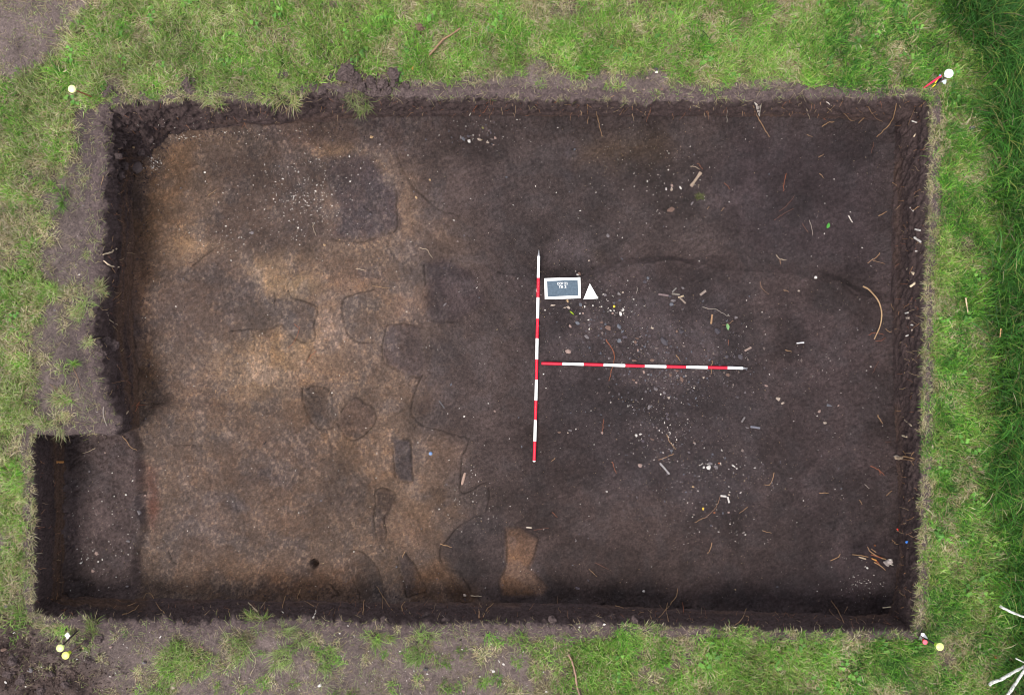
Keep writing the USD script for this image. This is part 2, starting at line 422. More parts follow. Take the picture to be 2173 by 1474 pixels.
# ground colours by area of the plan: (outline, colour, softness in plan units, strength)
DARK = lin(75, 64, 62)
AREAS = [
    # the browner subsoil of the left half, then the features cut into it
    ([(285, 285), (420, 278), (600, 268), (760, 268), (830, 320), (860, 370), (900, 420), (975, 458), (1000, 520), (1020, 560), (905, 600), (905, 680), (960, 690), (890, 760), (880, 830), (872, 868), (900, 905), (995, 930), (980, 1020), (1030, 1030), (1035, 1080), (960, 1130), (940, 1165), (985, 1215), (1030, 1275), (290, 1275)], (106, 90, 80), 22, 1.0),
    ([(860, 300), (960, 300), (1060, 480), (1120, 700), (1090, 900), (1130, 1100), (1180, 1270), (1040, 1270), (960, 1000), (860, 800), (880, 560), (840, 400)], (90, 78, 74), 60, .7),
    ([(560, 268), (760, 268), (880, 300), (860, 330), (560, 300)], (84, 70, 66), 26, .8),
    ([(440, 330), (560, 300), (690, 340), (710, 500), (640, 520), (520, 540), (430, 505), (470, 430)], (93, 79, 73), 26, .9),
    ([(692, 335), (780, 325), (842, 400), (843, 480), (800, 506), (730, 512), (706, 505), (715, 440), (690, 380)], (80, 70, 72), 14, .9),
    ([(400, 566), (458, 524), (520, 560), (560, 640), (500, 700), (400, 720), (300, 700), (330, 620)], (98, 83, 76), 30, .9),
    ([(505, 642), (620, 632), (664, 647), (673, 656), (668, 680), (664, 694), (668, 720), (648, 726), (612, 702), (597, 692), (560, 698), (490, 702)], (98, 85, 78), 8, .75),
    ([(731, 633), (787, 617), (806, 634), (808, 656), (800, 690), (795, 715), (765, 722), (737, 700), (728, 672), (727, 650)], (98, 85, 78), 9, .75),
    ([(905, 560), (940, 548), (1000, 575), (1030, 640), (965, 682), (921, 681), (904, 666), (905, 640), (912, 618)], (80, 69, 69), 10, .9),
    ([(818, 700), (830, 690), (890, 690), (900, 760), (892, 799), (860, 792), (822, 773), (812, 752)], (93, 80, 77), 6, .9),
    ([(640, 823), (664, 820), (690, 824), (710, 845), (705, 880), (690, 905), (676, 905), (655, 880), (645, 850)], (88, 77, 72), 9, .7),
    ([(728, 868), (754, 846), (777, 857), (796, 875), (795, 898), (765, 927), (735, 925), (720, 900)], (104, 86, 77), 5, .9),
    ([(836, 932), (868, 934), (874, 980), (875, 1020), (850, 1018), (838, 1000)], (78, 70, 70), 4, .9),
    ([(799, 1042), (825, 1036), (838, 1052), (826, 1085), (816, 1110), (818, 1145), (808, 1150), (798, 1110)], (92, 77, 70), 5, .9),
    ([(739, 1172), (776, 1178), (795, 1198), (809, 1236), (811, 1264), (770, 1272), (748, 1225)], (88, 76, 70), 5, .9),
    ([(846, 1184), (860, 1175), (885, 1208), (903, 1253), (864, 1264), (858, 1235)], (80, 70, 69), 5, .8),
    ([(935, 1170), (963, 1128), (1000, 1100), (1060, 1100), (1073, 1150), (1072, 1210), (1040, 1230), (985, 1222), (955, 1206)], (80, 70, 68), 11, .85),
    ([(1073, 1121), (1101, 1119), (1140, 1143), (1132, 1187), (1122, 1205), (1162, 1248), (1150, 1262), (1068, 1262), (1060, 1238), (1074, 1200)], (131, 102, 80), 6, .95),
    ([(143, 912), (290, 912), (305, 960), (303, 1060), (308, 1110), (293, 1165), (300, 1265), (138, 1265)], (100, 87, 84), 7, .95),
    ([(304, 985), (330, 1000), (335, 1080), (318, 1120), (302, 1060)], (98, 66, 58), 14, .6),
    ([(285, 355), (330, 345), (370, 300), (420, 290), (400, 400), (350, 470), (300, 520), (290, 600)], (112, 89, 70), 26, .75),
    ([(560, 1200), (740, 1200), (760, 1270), (540, 1275)], (110, 82, 62), 40, .6),
    ([(880, 1205), (930, 1190), (1010, 1260), (1050, 1275), (880, 1272)], (106, 82, 64), 18, .9),
    ([(1010, 250), (1960, 250), (1960, 600), (1700, 560), (1400, 530), (1240, 560), (1060, 560)], (77, 68, 66), 50, .8),
    ([(1560, 260), (1890, 260), (1890, 620), (1790, 580), (1600, 540), (1500, 400)], (67, 58, 60), 70, .9),
    ([(1250, 300), (1400, 290), (1420, 330), (1330, 350), (1240, 340)], (96, 80, 66), 40, .7),
    ([(1100, 590), (1560, 590), (1640, 860), (1600, 1100), (1300, 1050), (1150, 850)], (75, 67, 68), 60, .8),
    ([(1640, 620), (1880, 650), (1890, 900), (1890, 1260), (1700, 1270), (1650, 1000)], (72, 62, 62), 60, .85),
    ([(1800, 1150), (1895, 1140), (1890, 1210), (1820, 1205)], (58, 49, 52), 22, .8),
    ([(1780, 1180), (1890, 1200), (1880, 1300), (1600, 1290), (1500, 1240)], (62, 53, 55), 60, .7),
    ([(1040, 1060), (1420, 1060), (1500, 1270), (1180, 1270)], (80, 68, 64), 60, .6),
    ([(1180, 480), (1240, 500), (1280, 560), (1210, 570), (1160, 540)], (92, 83, 84), 24, .6)]
BLOBS = [  # x, y, rx, ry, colour, strength: paler and rustier spots of the subsoil
    (310, 430, 26, 110, (120, 90, 66), .7), (310, 640, 20, 120, (112, 84, 64), .6), (310, 780, 20, 60, (122, 92, 64), .6), (560, 660, 60, 20, (84, 72, 68), .6), (470, 640, 50, 40, (90, 78, 74), .6), (520, 930, 80, 40, (84, 72, 68), .6), (640, 960, 60, 50, (98, 78, 66), .6), (440, 1120, 60, 60, (92, 78, 74), .6), (620, 1130, 60, 40, (92, 76, 68), .5), (520, 800, 60, 40, (156, 130, 104), .8), (640, 740, 50, 30, (150, 126, 100), .7),
    (725, 330, 60, 30, (150, 122, 94), .9), (860, 440, 26, 70, (134, 110, 92), .7), (950, 500, 50, 40, (118, 98, 84), .6), (420, 520, 52, 34, (150, 122, 94), .85), (345, 470, 50, 60, (122, 94, 68), .6),
    (560, 590, 60, 46, (146, 122, 96), .8), (640, 600, 40, 30, (146, 122, 92), .7), (575, 760, 80, 60, (148, 122, 96), .85), (700, 690, 34, 60, (142, 116, 96), .8), (740, 590, 60, 26, (134, 106, 88), .7),
    (690, 800, 70, 50, (136, 110, 90), .75), (840, 840, 50, 60, (132, 108, 90), .7), (720, 935, 50, 26, (142, 114, 92), .8), (800, 985, 44, 44, (140, 112, 90), .75), (860, 660, 40, 30, (122, 98, 86), .5),
    (930, 960, 44, 40, (124, 100, 82), .7), (900, 1080, 70, 60, (124, 100, 80), .7), (870, 1130, 40, 40, (128, 102, 86), .6), (640, 860, 36, 60, (128, 100, 78), .6), (640, 305, 40, 30, (112, 84, 68), .7),
    (420, 850, 70, 50, (114, 90, 74), .6), (450, 1000, 90, 60, (110, 86, 70), .5), (590, 1060, 80, 60, (112, 88, 72), .6), (500, 1220, 110, 50, (104, 80, 62), .6), (330, 640, 40, 60, (116, 88, 66), .6),
    (505, 1078, 17, 15, (108, 103, 106), .9), (1207, 317, 12, 14, (100, 96, 104), .9), (1200, 366, 10, 9, (104, 102, 114), .9), (1262, 538, 14, 16, (104, 90, 76), .9), (1192, 500, 14, 14, (98, 92, 94), .7),
    (1340, 315, 50, 20, (106, 86, 66), .7), (560, 1010, 50, 20, (88, 76, 74), .5), (780, 578, 28, 14, (82, 70, 70), .8), (640, 575, 28, 14, (92, 80, 78), .7), (400, 640, 36, 12, (84, 72, 72), .6), (470, 1060, 60, 14, (90, 78, 74), .5), (735, 1065, 40, 30, (84, 72, 70), .5),
    (450, 925, 40, 20, (104, 94, 90), .6), (380, 900, 40, 25, (104, 92, 86), .6), (560, 395, 40, 40, (86, 74, 70), .5), (1370, 1190, 8, 20, (98, 94, 96), .7), (1555, 955, 16, 15, (100, 88, 76), .8), (1590, 860, 14, 16, (80, 70, 72), .6), (1680, 1015, 26, 12, (84, 74, 74), .6),
    (300, 870, 20, 30, (112, 90, 62), .4), (320, 1080, 12, 40, (112, 72, 58), .5)]


def floor_colour(q, xyz):
    c = np.repeat(DARK[None], len(q), 0)
    wob = np.stack([fbm(xyz * 5 + 3, 3, 5), fbm(xyz * 5 + 9, 3, 6)], -1) - 0.5
    qq = q + wob * 26

    def lay(areas):
        for poly, col, soft, k in areas:
            poly = np.array(poly, float)
            lo, hi = poly.min(0) - 2 * soft, poly.max(0) + 2 * soft
            m = ((qq > lo) & (qq < hi)).all(1)
            use = qq[m] if soft > 12 else q[m] + wob[m] * 7
            w = k * sstep(soft, -soft, sdf(use, poly))
            c[m] = c[m] * (1 - w[:, None]) + lin(*col) * (0.88 if 2 < soft <= 16 and areas is not AREAS[:2] else 1.0) * w[:, None]

    lay(AREAS[:2])
    mott = fbm(xyz * 9 + 40, 5, 11)
    for x, y, rx, ry, col, k in BLOBS:
        r = np.hypot((qq[:, 0] - x) / rx, (qq[:, 1] - y) / ry)
        m = r < 2.2
        w = k * np.exp(-r[m] ** 2 * 0.9) * np.clip(0.55 + 0.9 * (mott[m] - 0.3), 0, 1.1)
        c[m] = c[m] * (1 - w[:, None]) + lin(*col) * w[:, None]
    lay(AREAS[2:])
    left = sstep(1060, 820, qq[:, 0]) * sstep(292, 312, q[:, 0])
    # rusty and pale flecking of the subsoil, grey clouding of the dark fill
    f1 = fbm(xyz * 24 + 7, 5, 21); f2 = fbm(xyz * np.array([52, 38, 1]) + 5, 3, 22); f3 = fbm(xyz * 7 + 70, 4, 23)
    rust = left * sstep(0.5, 0.68, f1) * 0.35
    c = c * (1 - rust[:, None]) + (c * np.array([1.16, 1.02, 0.9])) * rust[:, None]
    pale = left * sstep(0.54, 0.68, f2) * (0.25 + 0.6 * sstep(0.4, 0.6, f3))
    c = c * (1 - pale[:, None]) + (c * np.array([1.62, 1.5, 1.3]) + 0.012) * pale[:, None]
    grey = sstep(0.45, 0.7, f3) * 0.22
    c = c * (1 - grey[:, None]) + (c.mean(1, keepdims=True) * np.array([1.0, 0.96, 1.02]) * 1.06) * grey[:, None]
    c *= (0.58 + 0.84 * fbm(xyz * 4.2 + 90, 5, 31))[:, None]
    c *= (0.80 + 0.40 * fbm(xyz * 1.6 + 190, 3, 35))[:, None]
    warm = (fbm(xyz * 2.4 + 210, 4, 36) - 0.5)[:, None] * left[:, None]
    c = c * (1 + warm * np.array([0.14, 0.05, -0.10]))
    c *= (0.62 + 0.76 * fbm(xyz * np.array([58, 44, 1]) + 90, 3, 33))[:, None]
    # the sweep of the trowel, long faint scrapes; damp and drier stretches
    turn = fbm(xyz * 0.7 + 300, 2, 41) * 5.0
    u1 = xyz[:, 0] * np.cos(0.5) + xyz[:, 1] * np.sin(0.5); v1 = -xyz[:, 0] * np.sin(0.5) + xyz[:, 1] * np.cos(0.5)
    s1 = fbm(np.stack([u1 * 7, v1 * 62, turn], -1), 3, 42); s2 = fbm(np.stack([v1 * 6, u1 * 58, turn], -1), 3, 43)
    pickm = sstep(0.42, 0.58, fbm(xyz * 1.3 + 320, 3, 44))
    c *= (0.72 + 0.56 * (s1 * pickm + s2 * (1 - pickm)))[:, None]
    damp = sstep(0.50, 0.62, fbm(xyz * 1.9 + 350, 4, 45)) * (1 - 0.5 * left)
    c *= (1 - 0.24 * damp)[:, None]
    lr = left[:, None]
    c *= (1 - lr) * np.array([0.775, 0.735, 0.755]) + lr * np.array([0.78, 0.765, 0.78])
    return c


def grid_mesh(xs, ys, keep):
    """Index map and faces of the cells of a regular grid whose four corners are kept."""
    nx, ny = len(xs), len(ys)
    idx = np.arange(nx * ny).reshape(ny, nx)
    k = keep.reshape(ny, nx)
    cell = k[:-1, :-1] & k[1:, :-1] & k[:-1, 1:] & k[1:, 1:]
    a, b, c, d = idx[:-1, :-1][cell], idx[:-1, 1:][cell], idx[1:, 1:][cell], idx[1:, :-1][cell]
    f = np.vstack([np.stack([a, b, c], 1), np.stack([a, c, d], 1)])
    keepv = np.unique(f)
    m = np.full(nx * ny, -1); m[keepv] = np.arange(len(keepv))
    return keepv, m[f]


STEP = 0.0095
foot_xy = FOOT[:, :2]
xs = np.arange(foot_xy[:, 0].min() - 0.08, foot_xy[:, 0].max() + 0.08, STEP)
ys = np.arange(foot_xy[:, 1].min() - 0.08, foot_xy[:, 1].max() + 0.08, STEP)
gx, gy = np.meshgrid(xs, ys)
fl = np.stack([gx.ravel(), gy.ravel(), np.full(gx.size, -0.55)], -1)
fd = sdf(fl[:, :2], foot_xy)
keep = fd < 0.07
ids, ff = grid_mesh(xs, ys, keep)
fl, fd = fl[ids], fd[ids]
q = plan(fl)
z = floor_z(q[:, 0], q[:, 1])
n_a = fbm(fl * np.array([2.2, 2.2, 0]) + 2, 4, 1) - 0.5
n_b = fbm(fl * np.array([14, 14, 0]) + 5, 4, 2) - 0.5
n_c = fbm(fl * np.array([55, 55, 0]) + 8, 3, 3) - 0.5
rough = 0.55 + 1.3 * sstep(0, 1, (q[:, 0] < 312) & (q[:, 1] > 905)) + 0.5 * sstep(900, 1200, q[:, 0]) + 1.3 * np.exp(-np.clip(-fd, 0, 1) / 0.05)
z = z + 0.035 * n_a + rough * (0.024 * n_b + 0.022 * n_c)
z += 0.05 * np.exp(-np.clip(-fd, 0, 1) / 0.03) * (0.2 + fbm(fl * 9 + 3, 3, 4))          # crumbs heaped against the foot of the faces
for hx, hy, hr, hd in HOLES:
    r = np.hypot(q[:, 0] - hx, q[:, 1] - hy) / (hr * (1 + 0.25 * (n_b * 2)))
    z -= hd * sstep(1.15, 0.7, r)
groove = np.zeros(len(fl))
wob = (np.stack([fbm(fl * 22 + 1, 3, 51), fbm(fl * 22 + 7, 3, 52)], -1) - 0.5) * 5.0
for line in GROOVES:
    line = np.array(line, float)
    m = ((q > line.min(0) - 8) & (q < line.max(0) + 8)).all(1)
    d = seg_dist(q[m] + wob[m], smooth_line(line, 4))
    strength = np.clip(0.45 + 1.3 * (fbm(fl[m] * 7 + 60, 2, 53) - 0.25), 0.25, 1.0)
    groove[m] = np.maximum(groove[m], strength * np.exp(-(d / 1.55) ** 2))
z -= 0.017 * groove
fl[:, 2] = z
fc = floor_colour(q, fl * np.array([1, 1, 0]))
fc *= (1 - 0.55 * groove)[:, None]                                                     # freshly scored earth, darker along the lines
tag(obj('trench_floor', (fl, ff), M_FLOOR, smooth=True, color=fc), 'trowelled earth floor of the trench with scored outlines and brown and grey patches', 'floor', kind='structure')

# ------------------------------------------------------------------ the cut faces of the trench
n_out = len(OUT)
faces_of = []
cs = sorted(CORNERS)
FACE_LABEL = ['upper cut earth face of the trench below the lumpy grass edge', 'right hand cut earth face of the trench with broken white root ends', 'shaded lower cut earth face of the trench with roots hanging out',
              'dark left cut earth face of the small extension in the lower left', 'short earth face hidden under the upper edge of the lower left extension', 'dark stepped left cut earth face of the main trench']
lip_c = LIP[:, :2].mean(0)
wall_all = []


def loop_normals(loop):
    t = unit(np.roll(loop, -1, 0) - np.roll(loop, 1, 0))
    n = np.stack([-t[:, 1], t[:, 0]], -1)
    area = 0.5 * np.sum(loop[:, 0] * np.roll(loop[:, 1], -1) - loop[:, 1] * np.roll(loop[:, 0], -1))
    return n if area < 0 else -n


# resample the whole outline, then cut it at the corners
samples, owner = [], []
dense_l, dense_f, dense_s = [], [], []
for i in range(n_out):
    j = (i + 1) % n_out
    n = max(2, int(max(np.linalg.norm(LIP[j] - LIP[i]), np.linalg.norm(FOOT[j] - FOOT[i])) / 0.0125))
    t = np.arange(n) / n
    dense_l.append(LIP[i] + t[:, None] * (LIP[j] - LIP[i])); dense_f.append(FOOT[i] + t[:, None] * (FOOT[j] - FOOT[i])); dense_s.append(np.full(n, i))
DL, DF, DS = np.vstack(dense_l), np.vstack(dense_f), np.concatenate(dense_s)
NRM = loop_normals(DL[:, :2])
kern = np.exp(-np.linspace(-2, 2, 9) ** 2)
for k in range(2):
    NRM[:, k] = np.convolve(np.r_[NRM[-4:, k], NRM[:, k], NRM[:4, k]], kern / kern.sum(), 'valid')
NRM = unit(NRM)
# a ragged lip: scallops of broken earth
rag = (fbm(np.c_[DL[:, :2] * 6, np.zeros(len(DL))] + 4, 4, 61) - 0.5) * 0.10 + (fbm(np.c_[DL[:, :2] * 25, np.zeros(len(DL))] + 4, 3, 62) - 0.5) * 0.05
lq = plan(DL)
crisp = 1 - 0.72 * sstep(1900, 1930, lq[:, 0]) - 0.6 * (sstep(1310, 1330, lq[:, 0]) * sstep(1290, 1300, lq[:, 1])) * sstep(1925, 1900, lq[:, 0]) - 0.75 * sstep(85, 75, lq[:, 0]) - 0.8 * sstep(905, 918, lq[:, 1]) * sstep(940, 925, lq[:, 1]) * sstep(300, 260, lq[:, 0])
rag *= np.clip(crisp, 0.15, 1)
DLr = DL.copy(); DLr[:, :2] += NRM * rag[:, None]
ROWS = 46
tt = np.linspace(0, 1, ROWS)
out_off = np.array([0.16, 0.11, 0.075, 0.045, 0.02, 0.006])
out_z = np.array([-0.03, 0.0, 0.012, 0.014, 0.010, 0.0])
rows = []
for o, zz in zip(out_off, out_z):
    r = DLr.copy(); r[:, :2] += NRM * o; r[:, 2] = zz
    rows.append(r)
for t in tt[1:]:
    r = DLr + (DF - DLr) * np.array([1, 1, 0]) * t ** 0.9
    r[:, 2] = DLr[:, 2] * (1 - t) + DF[:, 2] * t
    rows.append(r)
for dz, o in ((0.05, 0.004), (0.12, 0.01)):
    r = DF.copy(); r[:, 2] -= dz
    rows.append(r)
W = np.stack(rows, 0)                                   # rows x columns x 3
depth = np.r_[np.zeros(6), tt[1:], 1, 1]
amp = np.r_[np.zeros(6), np.sin(np.pi * np.clip(tt[1:] * 0.9 + 0.08, 0, 1)) ** 0.6, 0, 0]
leftish = sstep(330, 300, plan(DF)[:, 0])
bottomish = sstep(1240, 1290, lq[:, 1])
topish = sstep(320, 280, lq[:, 1])
p3 = W.reshape(-1, 3)
big = fbm(p3 * np.array([3.0, 3.0, 5.0]) + 11, 4, 71).reshape(W.shape[:2]) - 0.5
lam = fbm(p3 * np.array([1.4, 1.4, 26.0]) + 11, 3, 72).reshape(W.shape[:2]) - 0.5
clod = fbm(p3 * 21 + 11, 4, 73).reshape(W.shape[:2]) - 0.5
fine = fbm(p3 * 62 + 17, 3, 74).reshape(W.shape[:2]) - 0.5
upper = np.exp(-depth / 0.28)[:, None]
disp = amp[:, None] * (0.07 * big + 0.045 * lam * np.clip(leftish + bottomish, 0.25, 1)[None] + (0.055 + 0.12 * upper * np.clip(crisp, 0.2, 1)[None]) * clod + 0.03 * fine)
disp = disp + (0.05 * np.exp(-(np.hypot(lq[:, 0] - 250, lq[:, 1] - 250) / 110) ** 2))[None] * amp[:, None] * (clod + fine) * 2.2
# the left face steps: a broken upper band, a ledge, then a smooth lower face
ledge = leftish[None] * (lq[:, 1] < 905)[None] * amp[:, None]
disp = disp + ledge * (0.05 * sstep(0.30, 0.36, depth)[:, None] - 0.03)
# a slightly undercut foot along the upper face
disp = disp + topish[None] * amp[:, None] * 0.02 * sstep(0.75, 0.95, depth)[:, None]
W[..., :2] += NRM[None] * disp[..., None]
lipn = fbm(p3 * 17 + 2, 4, 75).reshape(W.shape[:2]) - 0.5
W[:6, :, 2] += lipn[:6] * np.array([0.01, 0.03, 0.045, 0.05, 0.045, 0.03])[:, None] * np.clip(crisp, 0.35, 1)[None]
# colours: darker humic bands, browner lower fill, thin pale lines
wc = np.repeat(lin(72, 59, 58)[None], W.shape[1], 0)[None] * np.ones((W.shape[0], 1, 1))
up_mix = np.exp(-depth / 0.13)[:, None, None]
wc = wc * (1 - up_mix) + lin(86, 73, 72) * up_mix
low = (sstep(0.6, 0.95, depth)[:, None] * sstep(0.45, 0.6, big + 0.5))[..., None] * 0.6
wc = wc * (1 - low) + lin(88, 68, 58) * low
lam_k = np.clip(leftish + bottomish, 0.18, 1)[None]
wc = wc * (1 + lam_k * (0.8 * (lam + 0.5) - 0.38))[..., None] * (0.7 + 0.6 * (clod + 0.5))[..., None]
lw = (leftish[None] * sstep(0.45, 0.65, depth)[:, None] * sstep(0.35, 0.6, lam + 0.55))[..., None] * 0.7
wc = wc * (1 - lw) + lin(96, 73, 58) * lw
wc = wc * (1 - 0.12 * leftish[None, :, None] * sstep(0.05, 0.15, depth)[:, None, None])  # left faces turn from the sun: their shade is put into the colour
wc = wc * (1 - 0.15 * (leftish * sstep(900, 930, lq[:, 1]))[None, :, None] * sstep(0.02, 0.1, depth)[:, None, None])  # left face of the extension: more of that shade painted in
out_w = sstep(0.0, 0.02, out_off)
wc[:6] = lin(92, 79, 78) * (0.72 + 0.56 * fbm(W[:6].reshape(-1, 3) * 20, 4, 76).reshape(6, -1))[..., None]
ncol = W.shape[1]
start = [int(np.searchsorted(DS, c)) for c in cs]
for k, (s, e) in enumerate(zip(start, start[1:] + [ncol])):
    cols = np.r_[np.arange(s, e), [e % ncol]]
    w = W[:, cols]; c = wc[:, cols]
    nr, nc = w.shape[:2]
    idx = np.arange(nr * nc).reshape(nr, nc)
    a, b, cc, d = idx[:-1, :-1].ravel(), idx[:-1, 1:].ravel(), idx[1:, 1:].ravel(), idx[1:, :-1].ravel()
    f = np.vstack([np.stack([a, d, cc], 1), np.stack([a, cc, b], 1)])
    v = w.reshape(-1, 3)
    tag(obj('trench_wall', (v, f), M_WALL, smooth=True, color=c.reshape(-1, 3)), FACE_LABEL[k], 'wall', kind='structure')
lip_ragged = DLr[:, :2]

# ------------------------------------------------------------------ the turf and bare earth around it
BARE = [  # outline, softness, how bare
    ([(-80, -80), (205, -80), (196, 20), (160, 70), (140, 110), (90, 150), (40, 175), (-80, 190)], 26, 1.0),
    ([(158, 222), (230, 222), (300, 205), (300, 300), (280, 930), (66, 932), (58, 830), (76, 800), (66, 745), (52, 700), (84, 660), (96, 590), (80, 520), (112, 480), (88, 430), (124, 375), (160, 330)], 15, 1.0),
    ([(640, 215), (655, 188), (690, 172), (712, 142), (735, 132), (760, 142), (775, 162), (800, 168), (830, 150), (850, 165), (900, 162), (960, 166), (1000, 148), (1060, 156), (1120, 150), (1135, 105), (1165, 105), (1180, 148), (1230, 160), (1330, 156), (1380, 138), (1420, 150), (1450, 168), (1540, 174), (1600, 162), (1650, 152), (1690, 165), (1760, 192), (1960, 201), (1960, 260), (640, 260)], 9, 0.93),
    ([(205, 1290), (1330, 1290), (1320, 1345), (1240, 1372), (1180, 1350), (1110, 1365), (1130, 1420), (1160, 1560), (560, 1560), (420, 1540), (330, 1540), (260, 1540), (-80, 1560), (-80, 1330), (60, 1325), (110, 1345), (190, 1350)], 14, 0.95),
    ([(1100, 1330), (1180, 1345), (1260, 1420), (1240, 1560), (1100, 1560)], 40, 0.45),
    ([(100, 1305), (205, 1305), (205, 1345), (150, 1350)], 10, 0.25),
    ([(-40, 1100), (15, 1120), (20, 1180), (-40, 1200)], 12, 0.9), ([(0, 870), (66, 880), (60, 960), (40, 1000), (0, 960)], 22, 0.5), ([(15, 1210), (50, 1220), (40, 1300), (0, 1330)], 16, 0.6),
    ([(215, 160), (250, 155), (262, 195), (225, 205)], 8, 0.7), ([(385, 165), (412, 165), (430, 195), (385, 200)], 8, 0.7), ([(425, 95), (445, 95), (445, 125), (430, 125)], 8, 0.4), ([(170, 305), (182, 320), (160, 330)], 6, 0.5)]
GREEN = [(100, 460, 40, 30, .22), (185, 545, 20, 8, .2), (110, 560, 20, 20, .2), (75, 720, 30, 24, .35), (130, 780, 40, 16, .15), (170, 870, 26, 12, .12), (150, 380, 26, 24, .4), (85, 690, 26, 20, .5), (90, 150, 40, 16, .25), (150, 60, 20, 20, .3), (60, 110, 30, 16, .12), (250, 1340, 30, 10, .12), (460, 1345, 30, 8, .15), (720, 1340, 20, 8, .2), (960, 1345, 50, 8, .2), (1150, 1352, 20, 10, .5), (560, 1440, 30, 20, .2), (720, 1440, 30, 16, .12), (900, 1440, 30, 20, .2),
    # tufts and sprinklings left standing on the bare earth: x, y, rx, ry, density
    (110, 415, 26, 20, .35), (145, 395, 10, 30, .5), (105, 512, 26, 16, .45), (150, 512, 20, 9, .5), (170, 640, 46, 44, .55), (110, 620, 26, 30, .7), (150, 690, 30, 12, .3), (95, 760, 26, 18, .5), (130, 845, 16, 22, .6), (90, 895, 16, 22, .55),
    (130, 890, 18, 20, .7), (70, 860, 12, 60, .6), (185, 1335, 26, 24, .8), (120, 1325, 30, 22, .75), (390, 1395, 62, 48, .95), (325, 1430, 50, 40, .35), (350, 1470, 40, 30, .6), (515, 1365, 36, 40, .75), (480, 1400, 20, 40, .3), (560, 1328, 30, 16, .6),
    (640, 1350, 44, 28, .7), (690, 1395, 34, 16, .7), (600, 1395, 34, 28, .55), (625, 1440, 16, 30, .35), (800, 1345, 26, 12, .6), (785, 1375, 10, 16, .6), (850, 1335, 20, 8, .5), (900, 1355, 40, 26, .5), (885, 1390, 50, 16, .4), (930, 1400, 30, 20, .25), (760, 1470, 30, 20, .4), (210, 1425, 14, 12, .5),
    (1020, 1390, 26, 26, .35), (1060, 1370, 40, 22, .5), (1080, 1465, 40, 24, .5), (950, 1460, 30, 20, .3), (1100, 1350, 26, 14, .7), (820, 1460, 40, 20, .25), (1000, 1440, 40, 14, .25),
    (1150, 150, 14, 14, .7), (1105, 185, 30, 10, .6), (1320, 155, 26, 14, .35), (1440, 180, 18, 10, .55), (1520, 190, 22, 8, .6), (1010, 180, 34, 7, .6), (910, 182, 12, 10, .5), (1260, 192, 12, 5, .5), (690, 182, 12, 8, .4), (850, 192, 10, 6, .4), (1225, 150, 20, 20, .55), (1680, 190, 20, 12, .7)]


def turf(qp, xyz):
    """How much grass stands at places of the plan, 0 to 1."""
    w = (np.stack([fbm(xyz * 4 + 13, 4, 81), fbm(xyz * 4 + 29, 4, 82)], -1) - 0.5) * 30
    q2 = qp + w
    d = np.ones(len(qp))
    for poly, soft, k in BARE:
        if len(poly) < 3:
            continue
        d = np.minimum(d, 1 - k * sstep(soft, -soft, sdf(q2, poly)))
    for x, y, rx, ry, k in GREEN:
        r = np.hypot((q2[:, 0] - x) / rx, (q2[:, 1] - y) / ry)
        d = np.maximum(d, 0.75 * k * sstep(1.25, 0.45, r))
    worn = sstep(0.60, 0.70, fbm(xyz * 2.6 + 50, 4, 84)) * 0.55
    return np.clip(d * (1 - worn * (qp[:, 0] < 2110)), 0, 1)


GS = 0.021
gxs = np.arange(-6.2, 6.2 + GS, GS); gys = np.arange(-4.6, 4.6 + GS, GS)
gx, gy = np.meshgrid(gxs, gys)
gr = np.stack([gx.ravel(), gy.ravel(), np.zeros(gx.size)], -1)
gd = sdf(gr[:, :2], lip_ragged[::6])
gids, gf = grid_mesh(gxs, gys, gd > 0.055)
gr, gd = gr[gids], gd[gids]
gq = plan(gr)
td = turf(gq, gr)
gz = 0.05 * (fbm(gr * np.array([0.9, 0.9, 0]) + 3, 3, 91) - 0.5) + 0.04 * (fbm(gr * np.array([7, 7, 0]) + 6, 4, 92) - 0.5) + 0.022 * (fbm(gr * np.array([33, 33, 0]) + 6, 3, 93) - 0.5)
spoil = sstep(60, -40, sdf(gq, [(-200, 1340), (60, 1335), (110, 1390), (180, 1410), (230, 1470), (240, 1600), (-200, 1600)]))
gz += spoil * (0.05 + 0.16 * (fbm(gr * np.array([9, 9, 0]) + 31, 5, 94) - 0.42))
spoil2 = sstep(30, -20, sdf(gq, [(665, 195), (700, 150), (735, 138), (765, 150), (800, 165), (840, 155), (860, 190), (820, 215), (700, 215)]))
gz += (sstep(20, -20, sdf(gq, [(120, 215), (300, 200), (300, 930), (40, 930), (90, 600)])) + .6 * sstep(1300, 1320, gq[:, 1])) * 0.05 * (fbm(gr * np.array([15, 15, 0]) + 41, 4, 97) - 0.45)
gz += spoil2 * (0.03 + 0.09 * (fbm(gr * np.array([13, 13, 0]) + 31, 4, 95) - 0.4))
gz *= sstep(0.02, 0.25, gd)
gr[:, 2] = gz - 0.004 * (1 - sstep(0.05, 0.12, gd))
earth = np.repeat(lin(108, 95, 92)[None], len(gr), 0)
thatch = lin(84, 74, 48)
earth = earth * (1 - td[:, None] * .9) + thatch * td[:, None] * .9
nl = (0.85 * np.exp(-(gd / 0.16) ** 2) * (1 - td))[:, None]
earth = earth * (1 - nl) + lin(92, 79, 79) * nl
cn = (0.8 * sstep(25, -20, sdf(gq, [(150, 205), (330, 195), (330, 260), (235, 260), (232, 420), (172, 420)])))[:, None]
bank = sstep(20, -20, sdf(gq, [(60, 215), (300, 200), (300, 930), (40, 930), (40, 700)]))[:, None]
earth *= 1 - 0.2 * bank * (1 - td[:, None])
earth = earth * (1 - cn) + lin(80, 69, 69) * cn
sp = (np.maximum(spoil, 0.8 * spoil2))[:, None]
earth = earth * (1 - sp) + lin(82, 68, 64) * sp
earth *= (0.62 + 0.76 * fbm(gr * np.array([6, 6, 0]) + 1, 5, 96))[:, None]
